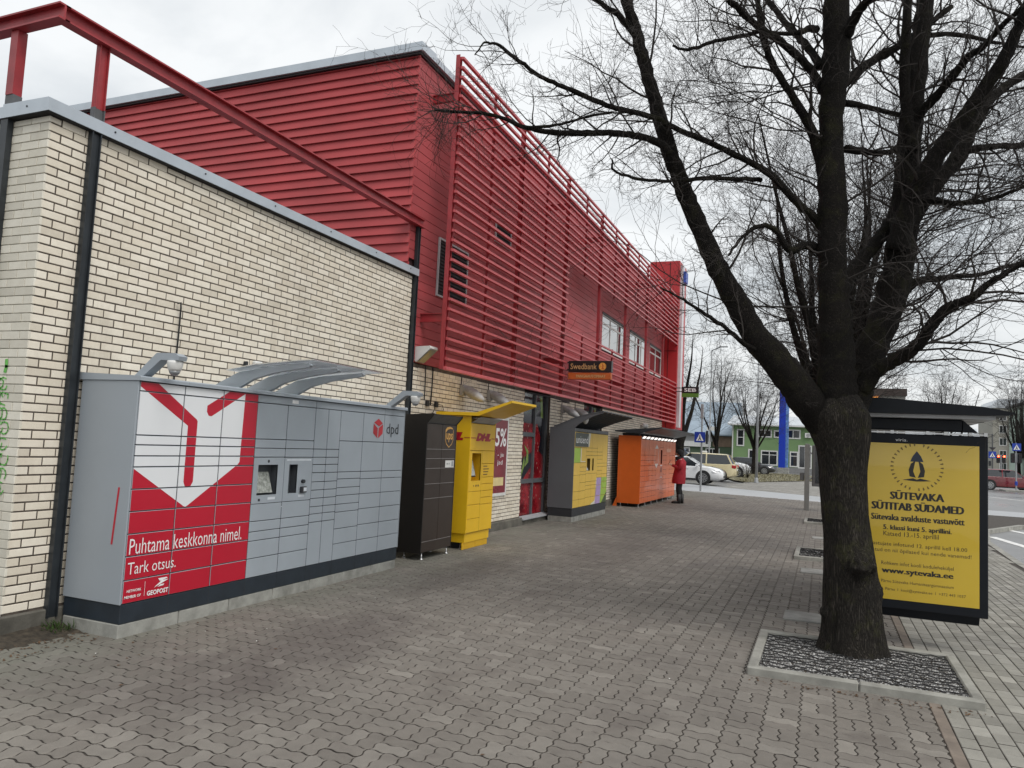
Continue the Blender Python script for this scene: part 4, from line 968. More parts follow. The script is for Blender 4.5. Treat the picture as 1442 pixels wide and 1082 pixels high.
arc = [(-5.66,2.118),(-5.45,2.20),(-5.22,2.30),(-4.98,2.385),(-4.72,2.45),(-4.50,2.49)]
for k in range(9):
    y = 16.20+k*.34; mb = MB()
    low = [(-5.16,2.118),(-5.06,2.20),(-4.92,2.29),(-4.74,2.38),(-4.51,2.462)] if k == 0 else [(-5.30,2.19),(-5.16,2.245),(-4.96,2.325),(-4.72,2.40),(-4.51,2.462)]
    mb.prism(arc + low[::-1], 1, y, y+(.022 if k == 0 else .016)); mb.build('canopy_rib', M_UG, V_)
mb = MB(); n = len(arc)
mb.prism([(a, z+.002) for a, z in arc] + [(a, z+.022) for a, z in arc[::-1]], 1, 16.19, 19.0); mb.build('canopy_sheet', M_UG, V_)
mb = MB(); mb.lathe((-4.98, 16.42, 2.34), [(.07,0),(.07,-.04),(.05,-.10),(.015,-.13)], 14); mb.build('dome_camera', M_WHITEPL, V_, smooth=True)
# --- orange locker
OX = -4.92
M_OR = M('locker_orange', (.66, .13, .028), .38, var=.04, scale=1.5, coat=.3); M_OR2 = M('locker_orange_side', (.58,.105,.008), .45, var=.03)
O_ = thing('parcel_locker', 'long orange parcel locker under flat black canopy with lit strip', 'parcel locker', (-5.26, 24.7, 0))
mb = MB(); mb.box(-5.59, OX-.105, 21.92, 27.5, .105, 2.085); mb.build('body', M_GAP, O_)
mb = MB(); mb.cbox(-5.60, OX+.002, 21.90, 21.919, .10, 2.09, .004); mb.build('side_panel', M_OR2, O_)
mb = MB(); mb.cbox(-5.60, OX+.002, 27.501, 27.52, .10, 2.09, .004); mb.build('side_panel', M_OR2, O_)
fo2 = frame_x(OX); oc = [21.92+.558*k for k in range(11)]; r6 = random.Random(4)
for ci in range(10):
    if ci in (5,): rr = [2.0, 1.78, .30, .105]
    else: rr = [2.0] + sorted([.105+k*.158 for k in range(0, 10)], reverse=True) if ci not in (4, 7) else [2.0, 1.2, .74, .42, .105]
    for z1, z0 in zip(rr, rr[1:]):
        if ci == 5 and abs(z1-1.78) < .01:
            p = recess(O_, OX, oc[5]+.004, oc[6]-.004, .304, 1.776, oc[5]+.15, oc[5]+.40, 1.25, 1.70, M_OR, M('recess_maroon', (.16,.02,.015), .5), .1)
            decal([(oc[5]+.17,.98),(oc[5]+.36,.98),(oc[5]+.36,1.14),(oc[5]+.17,1.14)], fo2, MATS['recess_maroon'], p, 'slot', .001); decal([(oc[5]+.10,1.18),(oc[5]+.42,1.18),(oc[5]+.42,1.21),(oc[5]+.10,1.21)], fo2, M_TXTW, p, 'label', .001); decal([(oc[5]+.10,.80),(oc[5]+.45,.80),(oc[5]+.45,.82),(oc[5]+.10,.82)], fo2, M_TXTW, p, 'label', .001)
            continue
        door(O_, OX, oc[ci], oc[ci+1], z0, z1, M_OR, g=.0045)
for y in oc[1:-1]: mb = MB(); mb.box(OX-.012, OX-.001, y-.0045, y+.0045, .106, 1.999); mb.build('gap_strip', M('gap_rust', (.14,.035,.015), .8), O_)
M_OW = M('faded_white_mark', (.66,.60,.56), .5)
y = oc[4]-.03
decal([(y-.22,1.74),(y+.34,1.74),(y+.06,1.88)], fo2, M_OW, O_, 'arrow_mark', .004); decal([(y-.22,1.26),(y+.34,1.26),(y+.06,1.12)], fo2, M_OW, O_, 'arrow_mark', .004)
for a, b_ in ((y-.24,y-.21),(y+.33,y+.36)): decal([(a,1.28),(b_,1.28),(b_,1.72),(a,1.72)], fo2, M_OW, O_, 'mark_line', .004)
decal([(oc[7]+.0,1.64),(oc[7]+.8,1.64),(oc[7]+.8,1.76),(oc[7]+.0,1.76)], fo2, M('mark_orange_pale', (.62,.30,.19), .5), O_, 'logo', .004)
M_LED = emit('led_panel', (1, .95, .9), .9)
for k in range(10): mb = MB(); mb.poly([(OX+.003,21.98+k*.558,2.02),(OX+.003,22.38+k*.558,2.02),(OX+.06,22.38+k*.558,2.085),(OX+.06,21.98+k*.558,2.085)]); mb.build('light_panel', M_LED, O_)
mb = MB(); mb.prism([(-5.68,2.19),(-4.95,2.155),(-4.30,2.33),(-4.30,2.36),(-4.95,2.30),(-5.68,2.23)], 1, 21.75, 27.75); mb.build('canopy', M_BLKST, O_)
for k in range(9): mb = MB(); mb.box(-5.5, -4.98, 21.96+k*.68, 22.0+k*.68, 2.0851, 2.165); mb.build('canopy_rib', M_BLKST, O_)
for y in [21.98+k*.9 for k in range(7)]:
    for x in (-4.97, -5.5): mb = MB(); mb.lathe((x, y, -.002), [(.035,0),(.035,.012),(.012,.02),(.012,.105)], 10); mb.build('foot', M_CHROME, O_)
mb = MB(); mb.prism([(-5.72,0),(-5.60,0),(-5.58,.26),(-5.61,.26)], 1, 21.90, 21.93); mb.build('side_brace', M_OR2, O_)

# ------------------------------------------------------------------ projecting signs
sg = thing('projecting_sign', 'black bank sign with round orange emblem over an orange strip, fixed to screen', 'sign', (-5.3, 16.0, 3.2))
M_SGB = M('sign_black', (.012,.010,.010), .35); M_SGO = M('sign_orange', (.50,.11,.02), .45); M_GOLDT = M('sign_gold_text', (.55,.33,.14), .5); M_SUN = M('emblem_orange', (.72,.32,.06), .5, var=.3, scale=30)
mb = MB(); mb.cbox(-5.29, -4.30, 15.95, 16.09, 3.35, 3.60, .006); c1 = mb.build('case', M_SGB, sg)
mb = MB(); mb.cbox(-5.30, -4.31, 15.96, 16.08, 3.185, 3.335, .006); c2 = mb.build('strip_case', M_SGO, sg)
f1 = frame_y(15.95); text('Swedbank', f1, -5.24, 3.41, -4.63, 3.54, M_GOLDT, c1, bold=.008); decal(disc(-4.50, 3.475, .085), f1, M_SUN, c1, 'emblem', .003); decal([(-4.53,3.42),(-4.46,3.42),(-4.485,3.46),(-4.49,3.53),(-4.51,3.53),(-4.505,3.46)], f1, M_SGO, c1, 'emblem_tree', .005)
text('PANGAAUTOMAAT', frame_y(15.96), -5.10, 3.225, -4.43, 3.29, M_GOLDT, c2, heavy=.004)
mb = MB(); mb.box(-5.42, -5.291, 15.99, 16.03, 3.55, 3.58); mb.box(-5.42, -5.291, 15.99, 16.03, 3.39, 3.42); mb.build('bracket', M_BLKST, sg)
s2 = thing('projecting_sign', 'small black and green bank sign at the far corner of the red building', 'sign', (-4.8, 29.5, 3.8))
mb = MB(); mb.cbox(-5.09, -4.45, 29.45, 29.57, 3.955, 4.205, .006); c1 = mb.build('case', M_SGB, s2); text('SEB', frame_y(29.45), -5.00, 4.01, -4.54, 4.145, M_TXTW, c1, bold=.02)
mb = MB(); mb.box(-5.35, -5.09, 29.49, 29.53, 4.0, 4.03); mb.box(-5.35, -5.09, 29.49, 29.53, 4.14, 4.17); mb.build('bracket', M_BLKST, s2); mb = MB(); mb.cbox(-5.09, -4.45, 29.455, 29.565, 3.80, 3.953, .006); mb.build('strip_case', M('sign_green', (.10,.22,.03), .45), s2)
# ------------------------------------------------------------------ bus shelter with advertising panel
M_SHB = M('shelter_black', (.006,.008,.012), .5, var=.1, spec=.25); M_SHW = M('shelter_soffit', (.55,.56,.58), .5)
M_POST = None
def poster_mat():
    m, t, b = newmat('poster_yellow'); v = coords(t, 'World'); n = noise(t, v, 1.2, 3)
    t.links.new(ramp(t, n, [(.3, (.57,.385,.018)), (.7, (.64,.44,.03))]), b.inputs['Base Color'])
    b.inputs['Roughness'].default_value = .35; b.inputs['Coat Weight'].default_value = 1; b.inputs['Coat Roughness'].default_value = .02; b.inputs['Coat IOR'].default_value = 1.5; return m
M_POST = poster_mat()
sh = thing('bus_shelter', 'black bus shelter with yellow poster in its end panel', 'bus shelter', (.8, 9.8, 0))
PY = 8.0
mb = MB(); mb.cbox(.16, 1.395, PY, PY+.16, .33, 1.965, .008); pn = mb.build('poster_case', M_SHB, sh)
mb = MB(); mb.prism([(PY+.012,.33),(PY+.15,.33),(PY+.10,.255),(PY+.05,.255)], 0, .20, 1.33); mb.build('case_foot', M_SHB, pn)
fp = frame_y(PY-.0015); P0, P1, Z0, Z1 = .235, 1.325, .415, 1.872
mb = MB(); mb.box(P0, P1, PY-.0015, PY+.01, Z0, Z1); ps = mb.build('poster', M_POST, pn)
fp = frame_y(PY-.0015); CXP = .785; M_INK = M('poster_ink', (.02,.018,.015), .5)
def line(body, u0, u1, v, h, bold=0, heavy=0):
    """one line of the poster, from its place on the panel"""
    a0 = atY(u0, v, PY).x; a1 = atY(u1, v, PY).x; zc = atY(1292, v, PY).z
    text(body, fp, a0, zc-h/2, a1, zc+h/2, M_INK, ps, d=.001, bold=bold, heavy=heavy)
def pz_(v): return atY(1290, v, PY).z
line('SÜTEVAKA', 1254, 1329, 698.5, .086, 0, .0055); line('SÜTITAB SÜDAMED', 1228, 1357, 714, .086, 0, .0055)
line('Sütevaka avalduste vastuvõtt', 1227, 1358, 731, .058, 0, .003)
line('5. klassi kuni 5. aprillini.', 1244, 1340, 746.5, .058, 0, .0025); line('Katsed 13.-15. aprillil', 1244, 1322, 755.5, .056)
line('Sisseastujate infotund 12. aprillil kell 18.00', 1213, 1362, 770, .046, -.004); line('Oodatud on nii õpilased kui nende vanemad!', 1213, 1368, 779, .046, -.004)
line('Rohkem infot kooli koduleheküljel', 1241, 1343, 797.5, .044, -.004); line('www.sytevaka.ee', 1242, 1342, 808, .066, 0, .004)
line('Pärnu Sütevaka Humanitaargümnaasium', 1241, 1343, 823, .036, -.005); line('Lõuna 20, Pärnu  I  kool@sytevaka.ee  I  +372 443 1037', 1222, 1360, 834, .034, -.005)
CXP = atY(1291, 660, PY).x
EZ = pz_(658)
ring = []
for k in range(34):
    a = 2*math.pi*k/34; r_ = .205; 
    if k % 17 == 8: continue
    q = (CXP+r_*math.cos(a), EZ+r_*math.sin(a)); w = .008; h = .016
    ca, sa = math.cos(a), math.sin(a)
    decal([(q[0]+ca*h-sa*w, q[1]+sa*h+ca*w), (q[0]+ca*h+sa*w, q[1]+sa*h-ca*w), (q[0]-ca*h*.6+sa*w*.5, q[1]-sa*h*.6-ca*w*.5), (q[0]-ca*h*.6-sa*w*.5, q[1]-sa*h*.6+ca*w*.5)], fp, M('ring_ink', (.16,.11,.02), .5), ps, 'ring_mark', .001)
for s_ in (-1, 1): decal([(CXP+s_*.008,EZ-.10),(CXP+s_*.06,EZ-.09),(CXP+s_*.068,EZ-.03),(CXP+s_*.05,EZ+.03),(CXP+s_*.012,EZ+.06),(CXP+s_*.03,EZ-.04)], fp, M_INK, ps, 'emblem_hand', .001)
decal([(CXP-.055,EZ+.05),(CXP+.055,EZ+.05),(CXP+.035,EZ+.10),(CXP,EZ+.15),(CXP-.035,EZ+.10)], fp, M('emblem_blue', (.018,.028,.05), .5), ps, 'emblem_flame', .0015)
decal([(CXP-.12,EZ-.125),(CXP-.03,EZ-.105),(CXP,EZ-.118),(CXP+.03,EZ-.105),(CXP+.12,EZ-.125),(CXP,EZ-.135)], fp, M_INK, ps, 'emblem_book', .001)
text('viris.', frame_y(PY), .64, 1.893, .74, 1.918, M_TXTW, pn, d=.002)
mb = MB(); mb.cbox(.02, 1.20, PY+.03, PY+.13, 2.0, 2.115, .01); mb.prism([(1.20,2.0),(1.32,1.998),(1.20,2.11)], 1, PY+.03, PY+.13); mb.build('header_beam', M_SHB, sh)
mb = MB()
for x in (.3,.6,.9,1.05,1.25,1.37): mb.box(x, x+.03, PY+.05, PY+.11, 1.966, 1.9985)
mb.box(.16, 1.40, PY+.055, PY+.10, 1.972, 1.985); mb.build('clamp', M_CHROME, sh)
mb = MB(); prof = [(.04,2.150),(1.52,2.150),(1.565,2.163),(1.565,2.180),(1.33,2.225),(.6,2.285),(.04,2.31)]
mb.prism(prof, 1, PY-.18, 11.7); mb.build('roof', M_SHB, sh)
mb = MB(); mb.box(.10, 1.44, PY-.08, 11.6, 2.116, 2.149); so = mb.build('soffit', M_SHW, sh)
mb = MB()
for k in range(6): mb.box(.11, 1.43, PY+.4+k*.6, PY+.408+k*.6, 2.112, 2.1155)
mb.build('soffit_joint', M_GAP, so)
M_CLEAR, t, b = newmat('clear_glass'); b.inputs['Base Color'].default_value = (.92,.95,.94,1); b.inputs['Roughness'].default_value = .02; b.inputs['Transmission Weight'].default_value = 1; b.inputs['IOR'].default_value = 1.12
for k in range(3):
    mb = MB(); mb.box(.10, .112, PY+.25+k*1.12, PY+1.32+k*1.12, .25, 1.95); mb.build('glass_pane', M_CLEAR, sh)
    mb = MB(); mb.box(.08, .135, PY+.19+k*1.12, PY+.245+k*1.12, -.012, 2.115); mb.build('post', M_SHB, sh)
mb = MB(); mb.box(.08, .135, 11.52, 11.58, -.012, 2.115); mb.build('post', M_SHB, sh)
mb = MB(); mb.box(.30, .36, PY+.06, PY+.12, -.012, .256); mb.build('post', M_SHB, sh)
mb = MB(); mb.cbox(.18, .55, 8.9, 11.2, .42, .46, .01); mb.build('bench', M('bench_wood', (.16,.09,.045), .6), sh)
for y in (9.1, 11.0): mb = MB(); mb.box(.22, .30, y, y+.05, -.012, .419); mb.build('bench_leg', M_SHB, sh)

# ------------------------------------------------------------------ street furniture beyond
M_GALV = M('galvanised', (.36,.37,.38), .45, metal=.5, var=.08); M_DKGR = M('dark_grey_metal', (.10,.10,.10), .45)
ip = thing('information_board', 'dark framed information board on a grey post behind the tree trunk', 'information board', (-.43, 26.1, 0))
mb = MB(); mb.cbox(-.52, -.37, 26.05, 26.2, -.02, 2.13, .01); mb.build('post', M('post_grey', (.18,.18,.17), .5), ip)
mb = MB(); mb.cbox(-.30, 1.0, 26.05, 26.2, .78, 2.10, .02); fr_ = mb.build('case', M_DKGR, ip); decal([(-.20,.88),(.9,.88),(.9,2.0),(-.20,2.0)], frame_y(26.05), M('board_glass', (.02,.022,.025), .1, coat=.6), fr_, 'glass', .004)
mb = MB(); mb.cbox(-.37, -.30, 26.09, 26.15, 1.8, 1.86, .004); mb.cbox(-.37, -.30, 26.09, 26.15, 1.0, 1.06, .004); mb.build('clamp', M_GALV, ip)
mb = MB(); mb.cbox(.98, 1.1, 26.05, 26.2, -.02, 2.13, .01); mb.build('post', MATS['post_grey'], ip); mb = MB(); mb.cbox(-.66, -.53, 26.08, 26.2, .95, 1.2, .01); mb.build('waste_box', M_DKGR, ip)

M_SBLUE = M('sign_blue', (.012,.045,.34), .35); M_SWHITE = M('sign_white', (.8,.8,.8), .4, var=.02)
def crossing_plate(parent, x, y, z, s, name='sign_plate'):
    mb = MB(); mb.cbox(x-s, x+s, y-.012, y+.012, z-s, z+s, .004); p = mb.build(name, M_SBLUE, parent); f_ = frame_y(y-.012)
    decal([(x-s*.72,z-s*.68),(x+s*.72,z-s*.68),(x,z+s*.72)], f_, M_SWHITE, p, 'triangle', .003)
    decal([(x-s*.10,z-s*.1),(x+s*.12,z-s*.1),(x+s*.34,z-s*.62),(x+s*.2,z-s*.62),(x+s*.0,z-s*.3),(x-s*.2,z-s*.62),(x-s*.34,z-s*.62)], f_, M_TXTB, p, 'walking_figure', .005); decal([(x-s*.12,z-s*.14),(x+s*.12,z-s*.14),(x+s*.08,z+s*.22),(x-s*.08,z+s*.22)], f_, M_TXTB, p, 'walking_figure', .006); decal(disc(x, z+s*.34, s*.09, 10), f_, M_TXTB, p, 'walking_figure', .005); return p
cs = thing('crossing_sign', 'blue pedestrian crossing sign on a slim grey pole by the side lane', 'sign', (-4.98, 34.3, -.03))
mb = MB(); mb.tube([(-4.98,34.3,-.05),(-4.99,34.3,3.82)], .04, 10); mb.build('pole', M_GALV, cs)
crossing_plate(cs, -5.06, 34.24, 2.36, .235)
mb = MB(); mb.cbox(-4.80, -4.71, 34.2, 34.34, 2.07, 2.65, .004); mb.build('side_box', M_TXTB, cs); mb = MB(); mb.cylx = None
mb = MB(); mb.cbox(-5.05, -4.93, 34.2, 34.34, 3.2, 3.84, .01); mb.build('top_box', M_GALV, cs)

lp = thing('lamp_post', 'tall slim grey street lamp post in front of the green house', 'lamp post', (-3.72, 48.6, -.03))
mb = MB(); mb.tube([(-3.72,48.6,-.03),(-3.72,48.6,5.0),(-3.72,48.6,9.5)], [.085,.07,.05], 12); mb.build('pole', M_GALV, lp, smooth=True); mb = MB(); mb.lathe((-3.72,48.6,-.03), [(.14,0),(.14,.03),(.10,.3),(.088,.32)], 12); mb.build('base', M_GALV, lp); mb = MB(); mb.tube([(-3.72,48.6,9.45),(-3.3,48.3,9.8),(-2.6,47.9,9.9)], .05, 8); mb.build('arm', M_GALV, lp); mb = MB(); mb.cbox(-2.8,-2.1,47.7,47.95,9.82,9.94,.03); mb.build('lamp_head', M_GALV, lp)
l2 = thing('lamp_post', 'thin distant lamp post in front of the grey roofed building', 'lamp post', (-8.4, 62, 0))
mb = MB(); mb.tube([(-8.4,62,-.1),(-8.4,62,10)], [.06,.04], 10); mb.build('pole', M_GALV, l2); mb = MB(); mb.tube([(-8.4,62,9.95),(-7.6,61.6,10.2)], .04, 6); mb.build('arm', M_GALV, l2); mb = MB(); mb.cbox(-7.7,-7.1,61.5,61.7,10.15,10.25,.02); mb.build('lamp_head', M_GALV, l2)
bp = thing('advertising_pylon', 'tall narrow blue pylon sign standing on the grass', 'pylon', (-3.7, 79, -.05))
M_PYB = M('pylon_blue', (.004,.035,.42), .35, var=.03)
mb = MB(); mb.cbox(-4.0, -3.38, 78.7, 79.2, .55, 8.9, .03); mb.build('panel', M_PYB, bp); mb = MB(); mb.cbox(-3.378, -3.1, 78.75, 79.15, .6, 8.8, .02); mb.build('side_strip', M('pylon_pale_blue', (.12,.25,.55), .4, var=.4, scale=2), bp); mb = MB(); mb.cbox(-4.1, -3.0, 78.6, 79.3, -.12, .549, .03); mb.build('base', M_CONC, bp)

def traffic_light(x, y, lit, lab, zt=2.75):
    t_ = thing('traffic_light', lab, 'traffic light', (x, y, -.1)); mb = MB(); mb.tube([(x,y,-.12),(x,y,zt)], .055, 8); mb.build('pole', M_GALV, t_)
    for s_ in (-1, 1):
        mb = MB(); mb.cbox(x+s_*.22-.13, x+s_*.22+.13, y-.14, y+.1, zt-.75, zt-.02, .03); h = mb.build('head', M_TXTB, t_)
        for k, mt in enumerate((M('lens_off', (.05,.03,.03), .3), MATS['lens_off'], MATS['lens_off'])):
            mm = mt if not (lit and k == 0) else (MATS.get('red_lamp') or emit('red_lamp', (1, .05, .02), 14))
            mb = MB(); mb.tube([(x+s_*.22, y-.15, zt-.15-k*.23), (x+s_*.22, y-.165, zt-.15-k*.23)], .085, 12); mb.build('lens', mm, h)
            mb = MB(); mb.prism([(x+s_*.22-.09, zt-.15-k*.23), (x+s_*.22-.06, zt-.07-k*.23), (x+s_*.22, zt-.045-k*.23), (x+s_*.22+.06, zt-.07-k*.23), (x+s_*.22+.09, zt-.15-k*.23), (x+s_*.22+.1, zt-.04-k*.23), (x+s_*.22, zt-.03-k*.23), (x+s_*.22-.1, zt-.04-k*.23)], 1, y-.28, y-.14); mb.build('hood', M_TXTB, h)
    mb = MB(); mb.cbox(x-.085, x+.085, y-.05, y+.08, zt-.7, zt-.05, .01); mb.build('bracket', M_GALV, t_); return t_
tl = traffic_light(13.28, 66, False, 'pole with unlit signal heads under a blue crossing sign')
crossing_plate(tl, 13.3, 65.9, 3.18, .28)
mb = MB(); mb.tube([(13.28,66,2.7),(13.28,66,3.5)], .04, 8); mb.build('upper_pole', M_GALV, tl)
mb = MB(); mb.cbox(13.2, 13.36, 65.9, 66.1, .35, .65, .02); mb.build('blue_marker', M_SBLUE, tl)
t3 = traffic_light(14.75, 79, True, 'traffic signal glowing red beyond the dark red car', 2.75)
s3 = thing('crossing_sign', 'small blue crossing sign on a post with a top arm left of the red signal', 'sign', (13.75, 77, -.1))
mb = MB(); mb.tube([(13.75,77,-.12),(13.75,77,4.5)], .06, 8); mb.build('pole', M_DKGR, s3); mb = MB(); mb.tube([(13.75,77,4.45),(12.3,76.9,4.5)], .04, 6); mb.build('arm', M_DKGR, s3); crossing_plate(s3, 13.72, 76.9, 2.68, .29); mb = MB(); mb.cbox(13.45,13.62,76.85,77.05,1.7,2.15,.02); mb.build('signal_box', M_TXTB, s3); mb = MB(); mb.lathe((13.75,77,3.1), [(.05,0),(.28,.22),(.28,.25),(.05,.26)], 12); mb.build('lamp_shade', M_DKGR, s3)
isl = MB(); isl.prism([(12.4,64.8),(22,64.2),(22,67.5),(12.4,67)], 2, -.1, .0); tag(isl.build('traffic_island', M_KERB), kind='structure')

# ------------------------------------------------------------------ cars
M_TYRE = M('tyre_rubber', (.018,.018,.018), .8); M_RIM = M('alloy_rim', (.45,.46,.47), .35, metal=.8); M_CGLASS = M('car_glass', (.02,.024,.028), .06, coat=1); M_TRIM = M('black_trim', (.014,.014,.015), .5)
M_HLAMP = M('headlight_glass', (.55,.57,.60), .12, coat=1); M_TLAMP = M('taillight_red', (.42,.012,.014), .2, coat=.8); M_PLATE = M('number_plate', (.7,.7,.68), .5)
def car(label, loc, rz, paint, L, W, H, hood, belt, roof0, roof1, rear, wb0, wb1, wr=.33, extra=None):
    """x forward from rear bumper 0 to nose L; roof0/roof1: roof start and end; hood height, belt height"""
    t_ = thing('parked_car' if extra != 'drive' else 'car', label, 'car', loc, rz, 'cars around the lane')
    zb = .20; w = W/2
    # lower body stations: x, zlow, zshoulder, half width
    ws = roof1 + (L-roof1)*.36              # windscreen base
    st = [(0, .38, rear*.80, w*.80), (.07, .30, rear*.96, w*.93), (.35, zb, rear, w*.985), (max(roof0-.2,.6), zb, belt, w), ((roof0+roof1)/2, zb, belt-.01, w), (ws, zb, belt-.02, w*.99), (L-.75, zb, hood, w*.965), (L-.25, .22, hood-.10, w*.88), (L-.06, .28, hood-.24, w*.74), (L, .36, hood-.34, w*.62)]
    V = []; n = 10
    for (x, z0, z1, hw) in st:
        zm = z0+(z1-z0)*.55
        half = [(hw*.80, z0), (hw*.97, z0+.10), (hw, zm), (hw*.965, z1-.05), (hw*.86, z1)]
        V += [(x, -a, b_) for a, b_ in half] + [(x, a, b_) for a, b_ in half[::-1]]
    F = [[i*n+j, (i+1)*n+j, (i+1)*n+(j+1) % n, i*n+(j+1) % n] for i in range(len(st)-1) for j in range(n)]
    F += [list(range(n)), list(range((len(st)-1)*n, len(st)*n))[::-1]]
    mb = MB(); mb.add(V, F); body = smooth_angle(mb.build('body', paint, t_, local=True), 50)
    # greenhouse: glass block with roof and pillars
    gx = [(.22 if rear > belt-.1 else roof0-.55, belt-.06), (roof0, H-.05), (roof1, H-.03), (ws+.12, belt-.07)]
    ga = max(.10, min(gx[0][0], roof0-.12))
    prof = [(ga, belt-.06), (roof0, H-.045), (roof1, H-.035), (ws+.14, belt-.07)]
    mb = MB(); V = []
    for (x, z) in prof:
        hw = w*.90 if z < H-.2 else w*.74; V += [(x, -hw, z), (x, hw, z)]
    mb.add(V, [(0,2,3,1),(2,4,5,3),(4,6,7,5),(0,6,4,2),(1,3,5,7),(0,1,7,6)]); mb.build('windows', M_CGLASS, t_, local=True)
    mb = MB(); V = []
    rs = [(roof0-.06,H-.075,.735),(roof0+.12,H-.018,.745),((roof0+roof1)/2,H,.75),(roof1-.1,H-.015,.745),(roof1+.06,H-.065,.735)]
    for (x, z, k) in rs: V += [(x, -w*k-.012, z-.05), (x, -w*k*.93, z), (x, 0, z+.012), (x, w*k*.93, z), (x, w*k+.012, z-.05)]
    mb.add(V, [[i*5+j, (i+1)*5+j, (i+1)*5+j+1, i*5+j+1] for i in range(4) for j in range(4)]); smooth_angle(mb.build('roof', paint, t_, local=True), 60)
    mb = MB(); xm = (roof0+roof1)/2+.1
    for s_ in (-1, 1):
        lo = lambda x: (x, s_*w*.912, belt-.07); hi = lambda x: (x, s_*w*.755, H-.05)
        for (xa, xb, th) in ((prof[0][0], prof[1][0], .11), (xm, xm, .08), (prof[3][0], prof[2][0], .05)):
            a0, a1 = Vector(lo(xa)), Vector(hi(xb)); d = Vector((th,0,0)); o = Vector((0,s_*.012,0))
            mb = MB(); mb.poly([a0-d*.5+o, a0+d*.5+o, a1+d*.5+o, a1-d*.5+o]); mb.build('pillar', paint, t_, local=True)
    for wx in (wb0, wb1):
        for s_ in (-1, 1):
            arch = MB(); arch.tube([(wx, s_*(w-.20), wr+.02), (wx, s_*(w+.004), wr+.02)], wr+.06, 24); arch.build('wheel_arch', M_TRIM, t_, local=True)
            tm = MB(); ys = s_*(w-.19); yo = s_*(w+.012)
            tm.tube([(wx,ys,wr),(wx,yo-s_*.03,wr),(wx,yo,wr)], [wr,wr,wr*.94], 26); ty = smooth_angle(tm.build('wheel', M_TYRE, t_, local=True), 40)
            rm = MB(); rm.tube([(wx,yo,wr),(wx,yo+s_*.003,wr)], wr*.70, 24); rm.build('rim_back', M_TRIM, ty, local=True)
            rm = MB()
            for k in range(10):
                a = 2*math.pi*k/10; ca, sa = math.cos(a), math.sin(a); yy = yo+s_*.007
                rm.poly([(wx+ca*wr*.10-sa*.02, yy, wr+sa*wr*.10+ca*.02), (wx+ca*wr*.69-sa*.028, yy, wr+sa*wr*.69+ca*.028), (wx+ca*wr*.69+sa*.028, yy, wr+sa*wr*.69-ca*.028), (wx+ca*wr*.10+sa*.02, yy, wr+sa*wr*.10-ca*.02)])
            for k in range(24):
                a, a2 = 2*math.pi*k/24, 2*math.pi*(k+1)/24; yy = yo+s_*.0065
                rm.poly([(wx+math.cos(q)*wr*r_, yy, wr+math.sin(q)*wr*r_) for q, r_ in ((a,.66),(a2,.66),(a2,.73),(a,.73))])
            rm.build('rim', M_RIM, ty, local=True)
    for s_ in (-1, 1):
        hl = MB(); hl.add([(L-.62, s_*w*.955, hood-.16), (L-.20, s_*w*.80, hood-.20), (L-.13, s_*w*.74, hood-.31), (L-.50, s_*w*.955, hood-.27)], [(0,1,2,3)]); hl.xform(Matrix.Translation((.02, s_*.035, .0))); hl.build('headlight', M_HLAMP, t_, local=True)
        rl = MB(); rl.cbox(.0, .28, s_*w*.86-.07, s_*w*.86+.09, rear-.28, rear-.07, .03); rl.build('taillight', M_TLAMP, t_, local=True)
        mi = MB(); mi.cbox(ws-.22, ws-.05, s_*(w+.02) if s_ > 0 else s_*(w+.02)-.14, s_*(w+.02)+.14 if s_ > 0 else s_*(w+.02), belt-.06, belt+.07, .03); mi.build('mirror', paint, t_, local=True)
        for xx in ((roof0+roof1)/2-.35, (roof0+roof1)/2+.6):
            hd = MB(); hd.cbox(xx, xx+.17, s_*w-.012, s_*w+.012, belt-.17, belt-.14, .004); hd.build('door_handle', paint, t_, local=True)
        sk = MB(); sk.box(wb0+wr+.08, wb1-wr-.08, s_*w*.985-.01, s_*w*.985+.01, zb+.0, zb+.07); sk.build('sill_trim', M_TRIM, t_, local=True)
    gr = MB(); gr.cbox(L-.16, L+.01, -w*.5, w*.5, .36, .50, .02); gr.build('grille', M_TRIM, t_, local=True)
    nb = MB(); nb.cbox(-.012, .03, -.26, .26, rear-.42, rear-.31, .004); nb.build('number_plate', M_PLATE, t_, local=True)
    return t_
P_WHITE = M('paint_white', (.74,.75,.76), .25, coat=1, var=.01); P_BEIGE = M('paint_beige', (.66,.58,.36), .28, coat=1, var=.01); P_DARK = M('paint_charcoal', (.03,.034,.04), .25, coat=1); P_RED = M('paint_dark_red', (.16,.012,.018), .25, coat=1); P_BLUE = M('paint_blue_grey', (.07,.11,.18), .25, coat=1)
ZL = -.03
car('white hatchback nosing out behind the person, sign pole before its wheel', (-9.22, 43.0, ZL), 0, P_WHITE, 4.25, 1.78, 1.46, .95, .98, 1.0, 2.35, .98, .85, 3.22, .335)
mv = car('beige people carrier with its tail to the right behind the white car', (-4.95, 49.6, ZL), math.pi, P_BEIGE, 4.5, 1.8, 1.68, 1.02, 1.05, .55, 2.9, 1.08, .90, 3.55, .32)
mb = MB(); mb.cbox(1.9, 2.2, -.16, .16, 1.69, 1.82, .03); mb.build('roof_sign', M_WHITEPL, mv, local=True)
car('white sport utility car whose nose shows right of the beige car', (-9.3, 58.5, ZL), 0, P_WHITE, 4.4, 1.86, 1.62, 1.08, 1.10, .7, 2.6, 1.10, .90, 3.55, .37)
car('black car parked by the lawn, its nose to the right', (-8.35, 71.5, ZL), 0, P_DARK, 4.5, 1.8, 1.45, .92, .96, 1.0, 2.5, .97, .90, 3.6, .33)
